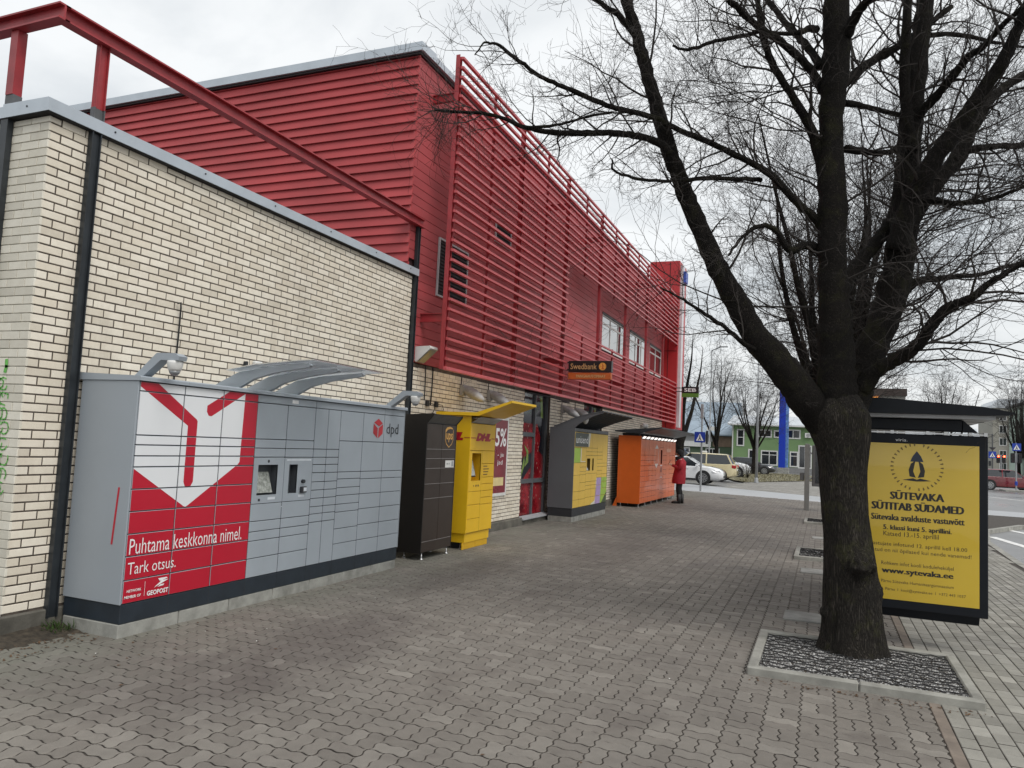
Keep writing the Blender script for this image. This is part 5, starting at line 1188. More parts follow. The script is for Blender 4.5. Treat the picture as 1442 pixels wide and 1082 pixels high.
car('blue grey car mostly hidden behind the beige people carrier', (-13.2, 60.5, ZL), 0, P_BLUE, 4.6, 1.82, 1.95, 1.15, 1.2, .5, 3.2, 1.2, .95, 3.6, .33)
car('dark red sport utility car crossing the street at the far right', (10.85, 67.8, -.1), R_(4), P_RED, 4.38, 1.84, 1.58, 1.02, 1.04, .75, 2.5, 1.06, .88, 3.55, .36, 'drive')

# ------------------------------------------------------------------ buildings in the distance
def windows(parent, y, rects, frame_mat, glass=None, bars=None):
    for (x0, x1, z0, z1) in rects:
        mb = MB(); mb.box(x0, x1, y-.02, y+.02, z0, z1); w_ = mb.build('window', glass or M_CGLASS, parent)
        fr = MB(); f = .13
        fr.box(x0-f, x1+f, y-.06, y-.021, z1, z1+f); fr.box(x0-f, x1+f, y-.06, y-.021, z0-f, z0); fr.box(x0-f, x0, y-.06, y-.021, z0, z1); fr.box(x1, x1+f, y-.06, y-.021, z0, z1)
        if bars: fr.box(x0, x1, y-.05, y-.021, z0+(z1-z0)*bars, z0+(z1-z0)*bars+.07)
        if x1-x0 > 1.0: fr.box((x0+x1)/2-.04, (x0+x1)/2+.04, y-.049, y-.021, z0, z1)
        fr.build('frame', frame_mat, w_)
M_GREENW = M('green_render', (.17,.27,.12), .8, var=.06, scale=.5); M_TINR = M('pale_tin_roof', (.50,.53,.56), .5, var=.1, scale=.5); M_GBASE = M('grey_footing', (.22,.22,.22), .8)
HY = 86
gh = thing('green_house', 'two storey green house with pale trim and grey tin roof', 'house', (-5, HY+5, 0))
mb = MB(); mb.box(-9.25, .3, HY, HY+11, .5, 4.9); mb.build('wall', M_GREENW, gh)
mb = MB(); mb.box(-9.3, .35, HY-.05, HY+11, -.1, .499); mb.build('footing', M_GBASE, gh)
mb = MB(); mb.prism([(HY-.5,4.90),(HY-.5,5.02),(HY+5.5,6.2),(HY+11.5,5.02),(HY+11.5,4.9)], 0, -9.7, .7); mb.build('roof', M_TINR, gh)
mb = MB(); mb.box(-9.6, .6, HY-.58, HY-.48, 4.84, 4.96); mb.build('gutter', M_FRAME, gh)
windows(gh, HY, [(-8.6,-8.05,2.7,4.3)], M_FRAME, bars=.5); windows(gh, HY, [(-6.4,-5.2,3.75,4.35),(-3.55,-2.3,3.7,4.45),(-4.75,-4.05,3.75,4.3)], M_FRAME); windows(gh, HY, [(-6.05,-4.55,.75,2.1),(-3.1,-2.5,.7,2.1)], M_FRAME, bars=.72); windows(gh, HY, [(-2.25,-1.15,.6,2.8)], M_FRAME)
mb = MB(); mb.box(-7.35, -6.75, HY-.03, HY+.02, .25, 2.15); dr = mb.build('door', M_CGLASS, gh); mb = MB(); mb.box(-7.5,-7.35,HY-.06,HY-.01,.2,2.3); mb.box(-6.75,-6.6,HY-.06,HY-.01,.2,2.3); mb.box(-7.35,-6.75,HY-.06,HY-.031,2.15,2.3); mb.build('door_frame', M_FRAME, dr)
mb = MB(); mb.cbox(-1.75,-1.05,HY-.35,HY-.01,3.75,4.25,.03); ac = mb.build('air_conditioner', M_WHITEPL, gh); decal(disc(-1.42,4.0,.2,16), frame_y(HY-.35), M_GREYPL, ac, 'fan_grille', .004)
mb = MB(); mb.tube([(-9.15,HY-.08,0),(-9.15,HY-.08,4.85)], .06, 8); mb.build('downpipe', M_FRAME, gh)
mb = MB(); mb.cbox(-9.6,-8.9,HY-14,HY-13.6,-.1,1.35,.03); tag(mb.build('utility_cabinet', M_WHITEPL), 'pale grey utility cabinet at the left corner of green house', 'cabinet')
gb_ = thing('grey_roof_building', 'long low building with big blue grey roof and brown board front', 'building', (-16, 97, 0))
M_SLATE = M('blue_grey_roof', (.26,.32,.38), .5, var=.1, scale=.6); M_DGW = M('dull_green_wall', (.09,.13,.08), .8); M_BRB = M('brown_boarding', (.22,.15,.11), .8, var=.2, scale=2)
mb = MB(); mb.box(-30, -9.95, 93, 106, -.1, 3.75); mb.build('wall', M_DGW, gb_)
mb = MB(); mb.prism([(92.3,3.75),(92.3,3.9),(99.5,8.2),(106.7,3.9),(106.7,3.75)], 0, -31, -9.6); mb.build('roof', M_SLATE, gb_)
mb = MB(); mb.box(-12.2, -9.95, 92.9, 92.99, 2.45, 3.7); mb.build('brown_panel', M_BRB, gb_); mb = MB(); mb.box(-30, -12.25, 92.85, 92.99, 3.0, 3.7); mb.build('fascia_board', M_GREYPL, gb_)
mb = MB(); mb.box(-17.5, -12.4, 92.7, 92.84, 2.35, 3.0); mb.build('shop_sign', M_WHITEPL, gb_); windows(gb_, 93, [(-12.9,-11.5,.3,2.1)], M_FRAME, bars=.5); windows(gb_, 93, [(-16.6,-15,1.0,2.1),(-20,-18,1.0,2.1)], M_FRAME)
mb = MB(); mb.box(-12.8,-11.6,92.0,92.1,4.3,4.8); mb.build('skylight', M_FRAME, gb_)
ap = thing('apartment_block', 'four storey grey apartment block with balconies behind the red signal', 'apartment block', (44, 205, 0))
M_APT = M('apt_render', (.30,.29,.25), .85, var=.1, scale=.15); M_APT2 = M('apt_balcony', (.22,.19,.16), .85); k_ = 195/120
mb = MB(); mb.box(34.9, 58, 195, 212, -.1, 14.6); mb.build('wall', M_APT, ap)
mb = MB(); mb.prism([(34.6,14.6),(58.3,14.6),(58.3,15.2),(57,16.6),(36.0,16.6),(34.6,15.2)], 1, 194.6, 212.4); mb.build('roof', M_TINR, ap)
for fl_ in range(5):
    z = .9+fl_*2.75; windows(ap, 195, [(36.2,37.4,z,z+1.5),(43.2,44.6,z,z+1.5),(46,47.4,z,z+1.5)], M_FRAME)
    mb = MB(); mb.box(38.4, 42.2, 193.8, 194.99, z-.45, z+.55); bal = mb.build('balcony', M_APT2, ap); mb = MB(); mb.box(38.6, 42.0, 194.9, 194.98, z+.56, z+1.6); mb.build('balcony_window', M_CGLASS, bal)
pg = thing('pale_green_block', 'pale mint apartment block cut by the right edge of the picture', 'apartment block', (36, 150, 0))
mb = MB(); mb.box(31.15, 45, 146, 160, -.1, 12.2); mb.build('wall', M('mint_render', (.42,.52,.44), .85, var=.05, scale=.2), pg)
mb = MB(); mb.prism([(30.6,12.2),(45.4,12.2),(45.4,12.5),(38,15.5),(30.6,12.5)], 1, 145.6, 160.4); mb.build('roof', M('dark_roof', (.06,.065,.07), .6), pg)
for fl_ in range(4): windows(pg, 146, [(32.6+q*2.6, 33.9+q*2.6, .9+fl_*2.8, 2.4+fl_*2.8) for q in range(4)], M_FRAME)
fbk = thing('brown_topped_building', 'grey building with dark brown flat roof edge above bus shelter', 'building', (3, 95, 0)); k = 95/60
mb = MB(); mb.box(-.6, 5.42*k, 95, 106, -.1, 9.1); mb.build('wall', M('grey_render', (.24,.23,.21), .8), fbk); mb = MB(); mb.box(-.8, 5.5*k, 94.7, 106.2, 9.101, 9.9); mb.build('roof_edge', M('brown_fascia', (.045,.03,.025), .7), fbk)
windows(fbk, 95, [(.5+q*2, 1.7+q*2, zz, zz+1.4) for q in range(4) for zz in (1.2, 4.0, 6.8)], M_FRAME)
mb = MB(); mb.box(3.2*k, 3.7*k, 94.9, 94.99, 8.75, 8.92); mb.build('lit_sign', emit('lit_orange', (1,.35,.05), 2.5), fbk)
for q, (x0, x1, y0, h, c) in enumerate([(-60,-38,130,7,(.30,.28,.24)),(-34,-14,150,8,(.26,.26,.27)),(10,28,170,9,(.34,.30,.25)),(60,90,180,12,(.30,.30,.28))]):
    lab = ['low beige building far off at the left', 'distant grey gabled house behind the green house', 'distant sand coloured house behind the shelter', 'distant grey block beyond the right edge'][q]
    t_ = thing('distant_house', lab, 'house', ((x0+x1)/2, y0+5, 0), 0, None)
    mb = MB(); mb.box(x0, x1, y0, y0+10, -.1, h*.7); mb.build('wall', M('far_wall_%s' % 'abcd'[q], c, .85), t_); mb = MB(); mb.prism([(y0-.5,h*.7),(y0-.5,h*.7+.2),(y0+5,h),(y0+10.5,h*.7+.2),(y0+10.5,h*.7)], 0, x0-.5, x1+.5); mb.build('roof', M_TINR, t_)
    windows(t_, y0, [(x0+2+k*3.2, x0+3.3+k*3.2, zz, zz+1.4) for k in range(int((x1-x0-3)/3.2)) for zz in ((1, 3.6) if h > 7.5 else (1.2,))], M_FRAME)
# ------------------------------------------------------------------ person by the orange locker
M_SKIN = M('skin', (.55,.34,.26), .5, var=.05); M_COAT = M('red_coat', (.36,.012,.025), .75, var=.12, scale=12, bmp=.3, bscale=30); M_TROU = M('black_trousers', (.010,.010,.011), .85); M_BOOT = M('black_boots', (.012,.011,.011), .5); M_HAIR = M('dark_knit', (.008,.008,.009), .9, bmp=.5, bscale=120)
pe = thing('person', 'person in a red knee length coat, black hat and boots, looking down at raised hands', 'person', (-4.28, 24.95, 0), math.pi+R_(12))
J = [(0,0,.92,.12),(0,0,1.12,.12),(0,0,1.32,.13),(.02,0,1.45,.06),(.04,0,1.52,.052),(.065,0,1.60,.085),(.06,0,1.67,.07)]
E_ = [(0,1),(1,2),(2,3),(3,4),(4,5),(5,6)]
def jn(p, par): J.append(p); E_.append((par, len(J)-1)); return len(J)-1
jn((.165,0,1.585,.014), 5)
for s_ in (-1, 1):
    h = jn((0,s_*.09,.86,.085), 0); k = jn((.03+.02*s_,s_*.10,.48,.058), h); a = jn((-.02+.05*s_,s_*.10,.10,.04), k); f = jn((.10+.05*s_,s_*.11,.04,.035), a); jn((.17+.05*s_,s_*.115,.03,.022), f)
    sh_ = jn((-.01,s_*.17,1.39,.06), 2); e = jn((.03,s_*.23,1.13,.045), sh_); w = jn((.25,s_*.09,1.22,.03), e); pa = jn((.31,s_*.05,1.25,.03), w)
    for q in range(4): m1 = jn((.355,s_*(.02+.02*q),1.275-.012*q,.009), pa); jn((.375,s_*(.01+.015*q),1.30-.012*q,.008), m1)
    th = jn((.31,s_*.02,1.285,.010), pa); jn((.325,s_*.005,1.31,.009), th)
me = bpy.data.meshes.new('body'); me.from_pydata([j[:3] for j in J], E_, []); me.materials.append(M_SKIN)
bo = bpy.data.objects.new('body', me); COL.objects.link(bo); bo.parent = pe
bo.modifiers.new('skin', 'SKIN')
for i, j in enumerate(J): me.skin_vertices[0].data[i].radius = (j[3], j[3])
me.skin_vertices[0].data[0].use_root = True
sbm = bo.modifiers.new('sub', 'SUBSURF'); sbm.levels = 1; sbm.render_levels = 1
def loft(rings, n=18):
    mb = MB(); V = []
    for (cx, cy, z, rx, ry) in rings:
        for j in range(n): a = 2*math.pi*j/n; V.append((cx+rx*math.cos(a)+.006*math.sin(5*a+z*30), cy+ry*math.sin(a)+.006*math.cos(4*a+z*20), z))
    mb.add(V, [[i*n+j, i*n+(j+1) % n, (i+1)*n+(j+1) % n, (i+1)*n+j] for i in range(len(rings)-1) for j in range(n)]+[list(range((len(rings)-1)*n, len(rings)*n))]); return mb
co = loft([(.05,0,.64,.205,.22),(.05,0,.72,.215,.23),(.03,0,.90,.205,.225),(.015,0,1.05,.19,.215),(0,0,1.22,.185,.215),(-.01,0,1.36,.165,.21),(-.005,0,1.43,.11,.15),(.01,0,1.49,.075,.085)]).build('coat', M_COAT, pe, smooth=True, local=True)
for s_ in (-1, 1):
    mb = MB(); mb.tube([(-.01,s_*.165,1.385),(.0,s_*.225,1.27),(.03,s_*.245,1.14),(.06,s_*.23,1.12),(.16,s_*.15,1.185),(.26,s_*.085,1.225)], [.078,.072,.066,.064,.052,.042], 12); mb.build('sleeve', M_COAT, co, smooth=True, local=True)
    o = s_
    mb = MB(); mb.tube([(.0,o*.085,.90),(.02+.01*o,o*.10,.66),(.035+.02*o,o*.10,.48),(.0+.035*o,o*.10,.28),(-.01+.05*o,o*.10,.20)], [.115,.10,.082,.070,.066], 12); mb.build('trouser_leg', M_TROU, pe, smooth=True, local=True)
    mb = MB(); mb.tube([(-.015+.05*o,o*.10,.30),(-.02+.05*o,o*.10,.12),(-.02+.05*o,o*.10,.0)], [.072,.066,.066], 12); mb.tube([(-.07+.05*o,o*.10,.045),(.05+.05*o,o*.105,.048),(.14+.05*o,o*.11,.04),(.21+.05*o,o*.115,.03)], [.045,.05,.046,.025], 12); mb.build('boot', M_BOOT, pe, smooth=True, local=True)
mb = loft([(.03,0,1.575,.11,.10),(.02,0,1.62,.112,.104),(.025,0,1.68,.105,.098),(.035,0,1.73,.075,.07),(.04,0,1.75,.02,.02)]); hat = mb.build('hat', M_HAIR, pe, smooth=True, local=True)
mb = loft([(-.01,0,1.50,.085,.095),(-.02,0,1.56,.075,.09),(-.02,0,1.62,.07,.085)]); mb.build('hair', M_HAIR, pe, smooth=True, local=True)
mb = loft([(.03,0,1.40,.12,.12),(.05,0,1.44,.13,.125),(.055,0,1.49,.12,.115),(.05,0,1.525,.09,.09)]); mb.build('scarf', M_HAIR, pe, smooth=True, local=True)
mb = MB(); mb.cbox(.36,.372,-.038,.038,1.25,1.39,.004); mb.xform(Matrix.Translation((.37,0,1.3)) @ Matrix.Rotation(R_(-25),4,'Y') @ Matrix.Translation((-.37,0,-1.3))); tag(mb.build('phone', M_TXTB, local=True), 'small dark phone held up by the person in the red coat', 'phone')
ph = bpy.data.objects['phone']; ph.location = pe.location; ph.rotation_euler = pe.rotation_euler
for s_ in (-1, 1): mb = MB(); mb.lathe((.143, s_*.032, 1.60), [(.001,-.008),(.009,-.004),(.009,.004),(.001,.008)], 8); mb.build('eye', M_TXTB, pe, local=True)

# ------------------------------------------------------------------ trees
def bark_mat(name, c, moss, stretch=.16, sc_=26):
    m, t, b = newmat(name); v = coords(t, 'World', (1, 1, stretch)); w = coords(t, 'World')
    vo = N(t, 'ShaderNodeTexVoronoi', feature='DISTANCE_TO_EDGE'); vo.inputs['Scale'].default_value = sc_; vo.inputs['Randomness'].default_value = 1
    wob = N(t, 'ShaderNodeVectorMath', operation='ADD'); nn = N(t, 'ShaderNodeTexNoise'); nn.inputs['Scale'].default_value = 16; nn.inputs['Detail'].default_value = 5; t.links.new(v, nn.inputs['Vector'])
    scl = N(t, 'ShaderNodeVectorMath', operation='SCALE'); scl.inputs['Scale'].default_value = .20; t.links.new(nn.outputs['Color'], scl.inputs[0]); t.links.new(v, wob.inputs[0]); t.links.new(scl.outputs[0], wob.inputs[1]); t.links.new(wob.outputs[0], vo.inputs['Vector'])
    ridge = ramp(t, vo.outputs['Distance'], [(.0, (0,0,0)), (.35, (1,1,1))]); fine = noise(t, w, 120, 4, .7); big = noise(t, w, 3, 5, .6)
    col = mixrgb(t, ridge, sc(c, .35), sc(c, 1.25)); col = mixrgb(t, .6, col, ramp(t, fine, [(.3, (.6,.6,.6)), (.7, (1.45,1.45,1.4))]), 'MULTIPLY'); col = mixrgb(t, .7, col, ramp(t, big, [(.3, (.7,.7,.7)), (.7, (1.35,1.3,1.25))]), 'MULTIPLY')
    mo = noise(t, w, 5, 6, .7, .4); col = mixrgb(t, math_(t, 'MULTIPLY', ramp(t, mo, [(.52, (0,0,0)), (.68, (1,1,1))]), moss), col, (.085,.088,.028,1))
    t.links.new(col, b.inputs['Base Color']); b.inputs['Roughness'].default_value = .92; b.inputs['Specular IOR Level'].default_value = .2
    bump(t, b, math_(t, 'ADD', math_(t, 'MULTIPLY', ridge, 1.5), math_(t, 'MULTIPLY', fine, .6)), .9, .014); return m
M_BARK = bark_mat('trunk_bark', (.046,.041,.036), .42, .13, 46); M_BARK_BACKLIT = bark_mat('backlit_bark', (.020,.017,.015), .22, .4, 56); M_TWIG = M('twig_bark', (.026,.021,.018), .85, var=.25, scale=8)  # second bark is a darker copy: the limbs' backlit look is in its colour
def catmull(P, k):
    out = []; n = len(P)
    for i in range(n-1):
        p0, p1, p2, p3 = P[max(i-1,0)], P[i], P[i+1], P[min(i+2,n-1)]
        for j in range(k):
            t = j/k; out.append(tuple(.5*((2*p1[a])+(-p0[a]+p2[a])*t+(2*p0[a]-5*p1[a]+4*p2[a]-p3[a])*t*t+(-p0[a]+3*p1[a]-3*p2[a]+p3[a])*t**3) for a in range(4)))
    out.append(tuple(P[-1])); return out
LK = 1.0
def traced(px, y0, y1, k=4, crook=0.0, rr=None):
    """limb followed in the picture, set at its own depth running from y0 to y1 -> points (x, y, z, radius)"""
    P = []; n = len(px)
    for i, (u, v, w) in enumerate(px):
        y = y0+(y1-y0)*i/(n-1); p = atY(u, v, y); dep = (p-Vector((0,0,CAMZ))).dot(CF); P.append((p.x, p.y, p.z, w/2*dep/FPX*LK))
    P = catmull(P, k)
    if crook and rr: P = [P[0]]+[(p[0]+rr.uniform(-1,1)*crook, p[1]+rr.uniform(-1,1)*crook, p[2]+rr.uniform(-1,1)*crook, max(p[3]*rr.uniform(.93,1.08), .003)) for p in P[1:]]
    return P
def limb_mesh(P, n=12, rough=.06, seed=0):
    mb = MB(); mb.tube([p[:3] for p in P], [p[3] for p in P], n)
    out = []; k = len(P)
    for i in range(k):
        c = Vector(P[i][:3])
        for j in range(n):
            v = Vector(mb.v[i*n+j]); f = 1+rough*mnoise.noise(v*9+Vector((seed,0,0)))+rough*.7*mnoise.noise(v*26); out.append(tuple(c+(v-c)*f))
    mb.v = out; return mb
class Twigs:
    def __init__(s, seed, fine=1.0, up=.05, rmin=.0011): s.rmin = rmin; s.mb = MB(); s.r = random.Random(seed); s.n = 0; s.fine = fine; s.up = up
    def rdir(s): 
        r = s.r; z = r.uniform(-1,1); a = r.uniform(0, 6.283); q = math.sqrt(1-z*z); return Vector((q*math.cos(a), q*math.sin(a), z))
    def grow(s, p, d, L, r0, lvl, droop=0.0):
        r = s.r; seg = {0: 10, 1: 7, 2: 5, 3: 3}.get(lvl, 3); pts = [p.copy()]; dirs = []
        rad = [r0]; q = p.copy(); d = d.normalized()
        for i in range(seg):
            d = (d + s.rdir()*(.27 if lvl < 2 else .42) + Vector((0,0,s.up-droop*(1-i/seg)))).normalized()
            q = q + d*(L/seg); pts.append(q.copy()); dirs.append(d.copy()); rad.append(max(r0*(1-.8*(i+1)/seg), s.rmin))
        s.mb.tube(pts, rad, 5 if lvl == 0 else (4 if lvl == 1 else 3), False); s.n += 1
        if lvl >= 3: return
        cnt = {0: 9, 1: 6, 2: 4}[lvl]*s.fine
        cnt = int(cnt)+(1 if r.random() < cnt-int(cnt) else 0)
        for k in range(cnt):
            i = min(seg-1, int(r.uniform(.18, 1.0)*seg)); t = r.random(); b = pts[i].lerp(pts[i+1], t); dd = dirs[i]
            side = s.rdir(); side = (side-dd*side.dot(dd)).normalized(); ang = r.uniform(.45, 1.05)
            s.grow(b, dd*math.cos(ang)+side*math.sin(ang), L*r.uniform(.28, .60), max(rad[i]*.55, s.rmin*1.4), lvl+1, droop*.6)
    def along(s, P, every, L0, L1, lvl=1, start=.15, droop=.02, outward=None, side_bias=None):
        r = s.r; n = len(P); acc = 0
        for i in range(1, n):
            a, b = Vector(P[i-1][:3]), Vector(P[i][:3]); acc += (b-a).length
            if i < n*start: acc = 0; continue
            while acc > every:
                acc -= every*r.uniform(.6, 1.5); t = (b-a).normalized(); side = s.rdir(); 
                if side_bias is not None: side = (side+side_bias*.5)
                side = (side-t*side.dot(t)).normalized(); ang = r.uniform(.55, 1.25); rr_ = P[i][3]
                s.grow(a.lerp(b, r.random()), t*math.cos(ang)+side*math.sin(ang), r.uniform(L0, L1), min(max(rr_*.35, .004), .013), lvl, droop)
# --- foreground tree
T = thing('lime_tree', 'big bare dark barked tree with burl on trunk beside the yellow poster', 'tree', (.29, 7.35, .04), 0, 'bare street trees along the pavement')
TY = 7.38
trk = traced([(1201,936,92),(1200,905,84),(1199,870,80),(1197,820,74),(1194,770,67),(1190,725,64),(1188,680,65),(1187,640,70),(1184,612,80),(1181,588,86),(1179,565,66),(1178,545,40)], TY, TY, 14)
mb = MB(); n = 110; V = []; k = len(trk)
bz = [(atY(1222,795,TY-.2), .13, .085), (atY(1203,798,TY-.3), .13, .085), (atY(1212,812,TY-.3), .08, .05), (atY(1157,862,TY-.1), .07, .05), (atY(1184,838,TY-.28), .07, .05), (atY(1237,835,TY-.05), .10, .03), (atY(1145,592,TY), .16, .04), (atY(1210,560,TY-.25), .2, .03)]
for i, (x, y, z, r_) in enumerate(trk):
    for j in range(n):
        a = 2*math.pi*j/n; ca, sa = math.cos(a), math.sin(a)
        rid = 1-abs(mnoise.noise(Vector((ca*5.5, sa*5.5, z*1.6))))*2; rid2 = 1-abs(mnoise.noise(Vector((ca*13+7, sa*13, z*3.4))))*2
        lump = mnoise.noise(Vector((ca*1.3, sa*1.3, z*1.1+4)))
        fl_ = max(0, .35-z)/.35; flare = 1+.10*fl_*fl_*(1+.8*math.sin(4*a+1))
        rr_ = r_*.93*flare*(1+.042*rid+.028*rid2+.05*lump)
        p = Vector((x+ca*rr_, y+sa*rr_, z)); nrm = Vector((ca, sa, 0))
        for c, w_, h_ in bz:
            d2 = (p-c).length_squared/(w_*w_)
            if d2 < 4: p += nrm*h_*math.exp(-d2*1.8)*(1+.55*mnoise.noise(p*30)+.3*mnoise.noise(p*70))
        V.append(tuple(p))
mb.add(V, [[i*n+j, i*n+(j+1) % n, (i+1)*n+(j+1) % n, (i+1)*n+j] for i in range(k-1) for j in range(n)]+[list(range((k-1)*n, k*n))])
mb.build('trunk', M_BARK, T, smooth=True)
rr = random.Random(11); LIMBS = []; LK = .89
def add_limb(px, y0, y1, sides=12, crook=.006, k=5, tw=None):
    P = traced(px, y0, y1, k, crook, rr); LIMBS.append((P, tw)); limb_mesh(P, sides, .07, len(LIMBS)).build('branch', M_BARK_BACKLIT, T, smooth=True); return P
add_limb([(1180,605,64),(1178,560,64),(1177,510,57),(1176,445,50),(1172,369,44),(1172,277,43),(1170,166,37),(1178,83,39),(1178,0,36),(1181,-90,30),(1176,-220,24),(1170,-400,14)], TY, TY-.3, 18, .008, 6, (.16,.5,1.5))
add_limb([(1190,612,56),(1194,580,58),(1205,545,54),(1222,505,46),(1246,445,46),(1266,369,46),(1277,277,42),(1281,190,36),(1292,83,30),(1303,0,25),(1308,-100,20),(1318,-260,12)], TY+.02, TY+.7, 18, .008, 6, (.16,.5,1.5))
add_limb([(1284,215,20),(1276,150,17),(1274,83,15),(1279,0,13),(1286,-90,11),(1290,-200,8)], TY+.35, TY+.15, 12, .006, 5, (.14,.5,1.3))
L1 = add_limb([(1190,628,50),(1150,582,54),(1124,548,52),(1096,512,47),(1060,468,40),(1031,415,35),(1004,362,31),(981,310,28),(963,268,26),(947,225,25),(930,170,23),(915,118,21),(902,70,19),(893,34,17),(880,0,14),(868,-50,11),(850,-140,7)], TY-.02, TY-1.0, 18, .006, 6, (.22,.35,1.1))
add_limb([(893,40,12),(888,10,10),(884,-30,9),(880,-120,6)], TY-.8, TY-.5, 10, .005, 4, (.12,.4,1.0))
add_limb([(896,52,9),(870,22,9),(846,5,8),(820,-20,7),(780,-60,5)], TY-.82, TY-1.2, 8, .006, 4, (.12,.4,1.0))
add_limb([(944,218,15),(930,203,12),(905,194,11),(880,189,10.5),(850,187,10),(820,188,10),(790,188,9.5),(760,184,8.5),(735,178,7),(700,164,6),(670,159,5.5),(640,158,5),(612,155,4.5)], TY-.75, TY-1.5, 9, .005, 4, (.10,.35,1.0))
add_limb([(742,180,5),(775,178,4.5),(800,172,4),(830,164,4),(862,158,4)], TY-1.3, TY-1.0, 6, .005, 3, (.10,.3,.7))
add_limb([(1165,335,16),(1150,310,14),(1125,288,12),(1086,247,11),(1053,227,10),(1014,208,9.5),(975,191,9),(942,177,9),(923,166,9),(875,155,8.5),(848,146,8),(812,130,7.5),(786,119,7),(759,108,6.5),(742,94,6.5),(726,82,6),(704,65,5),(690,61,4),(680,62,3),(668,78,2)], TY-.05, TY-1.9, 8, .006, 4, (.10,.35,1.0))
add_limb([(1072,254,8),(1040,252,7),(990,252,6.5),(955,254,6),(930,255,5.5),(900,252,5),(880,247,4.5),(864,240,4),(862,225,3)], TY-.3, TY-1.5, 7, .006, 4, (.12,.3,.8))
add_limb([(1160,250,20),(1150,205,17),(1140,177,15),(1119,139,13),(1097,108,12),(1083,78,11),(1075,47,10.5),(1071,22,10),(1067,0,9),(1060,-60,7),(1050,-150,4)], TY-.1, TY-.9, 10, .006, 4, (.12,.4,1.1))
add_limb([(1160,130,16),(1140,97,13),(1119,75,12),(1092,53,11),(1064,36,10),(1042,14,9.5),(1025,-2,9),(1000,-40,7),(960,-100,4)], TY-.15, TY-1.3, 10, .006, 4, (.12,.4,1.1))
add_limb([(1155,95,14),(1140,69,12),(1124,52,11),(1108,36,10),(1092,14,9),(1079,-4,9),(1060,-60,6)], TY-.2, TY+.4, 9, .006, 4, (.12,.4,1.1))
add_limb([(1150,42,12),(1140,40,11),(1125,46,8),(1100,47,6.5),(1069,46,6.5),(1040,52,6.5),(1008,58,6),(985,66,5.5),(966,70,5),(948,65,4)], TY-.2, TY-1.2, 8, .006, 4, (.10,.35,.9))
add_limb([(1183,122,18),(1205,104,15),(1222,90,14),(1245,77,13),(1270,62,12),(1300,40,10),(1340,10,8)], TY-.05, TY+.9, 10, .006, 4, (.12,.4,1.1))
add_limb([(1192,50,18),(1202,28,16),(1214,10,14),(1230,-8,12),(1260,-60,9)], TY-.25, TY-.6, 10, .006, 4, (.12,.4,1.0))
add_limb([(1262,352,34),(1280,290,30),(1296,262,28),(1314,227,27),(1342,189,26),(1370,150,24),(1392,116,22),(1414,83,20),(1433,42,18),(1446,10,16),(1470,-60,12),(1500,-160,8)], TY+.2, TY-.5, 14, .007, 5, (.14,.45,1.3))
add_limb([(1272,330,28),(1300,284,25),(1325,250,25),(1350,220,24),(1370,178,20),(1395,140,16),(1420,120,14),(1446,104,13),(1500,80,9),(1560,40,5)], TY+.35, TY+1.3, 12, .007, 5, (.14,.45,1.3))
add_limb([(1345,228,16),(1358,214,13),(1386,208,11),(1415,206,10),(1446,204,9),(1500,196,6),(1560,180,4)], TY+.6, TY+1.0, 9, .006, 4, (.12,.4,1.0))
add_limb([(1280,185,16),(1292,164,15),(1314,141,14),(1333,119,13),(1358,86,11.5),(1386,64,10),(1414,33,9),(1442,8,8),(1480,-30,6)], TY+.5, TY-.3, 9, .006, 4, (.12,.4,1.1))
add_limb([(1212,548,30),(1232,524,25),(1252,511,22),(1275,499,21),(1296,482,20),(1314,457,18),(1333,435,17),(1352,427,15),(1373,417,13),(1404,392,10),(1442,371,8),(1480,350,6),(1540,320,4)], TY+.05, TY-.6, 12, .007, 5, (.09,.45,1.3))
add_limb([(1182,415,26),(1197,388,24),(1217,363,22),(1238,336,20),(1252,315,18),(1262,290,14),(1270,250,10)], TY+.05, TY+.6, 12, .007, 5, (.14,.4,1.0))
add_limb([(1240,455,18),(1262,425,15),(1290,398,12),(1330,392,9),(1380,386,7),(1430,372,5),(1480,352,3)], TY+.25, TY+1.1, 8, .007, 4, (.09,.4,1.1))
add_limb([(1190,146,12),(1215,150,9),(1240,155,8),(1266,163,8)], TY-.05, TY+.45, 8, .005, 4, (.12,.3,.7))
add_limb([(1192,210,14),(1215,213,11),(1240,216,9),(1262,212,8)], TY+.0, TY+.45, 8, .005, 4, (.12,.3,.7))
add_limb([(1310,50,8),(1340,48,7),(1375,54,6.5),(1410,62,5),(1450,68,3)], TY+.6, TY+1.2, 7, .006, 4, (.12,.4,.9))
add_limb([(1160,355,18),(1135,345,14),(1112,352,12),(1090,322,9),(1065,320,7),(1040,340,5),(1027,360,4)], TY-.05, TY-.8, 8, .006, 4, (.10,.35,.9))
add_limb([(1062,492,9),(1045,482,8),(1022,462,7),(1000,447,6),(975,430,5),(958,420,4),(930,405,2.5)], TY-.35, TY-1.1, 7, .006, 4, (.09,.3,.9))
add_limb([(1300,282,14),(1340,286,10),(1380,284,8),(1420,272,6),(1470,250,4)], TY+.4, TY-.2, 8, .006, 4, (.09,.4,1.1))
add_limb([(1152,600,16),(1140,595,14),(1133,590,12),(1128,578,11),(1124,562,10),(1120,548,7)], TY-.1, TY-.25, 8, .004, 3, (.2,.1,.2))
tw = Twigs(101, 1.0, .05)
for P, q in LIMBS:
    if q: tw.along(P, q[0]*.95, q[1]*.8, q[2]*1.0, 1, .12 if q[0] < .15 else .3, .02)
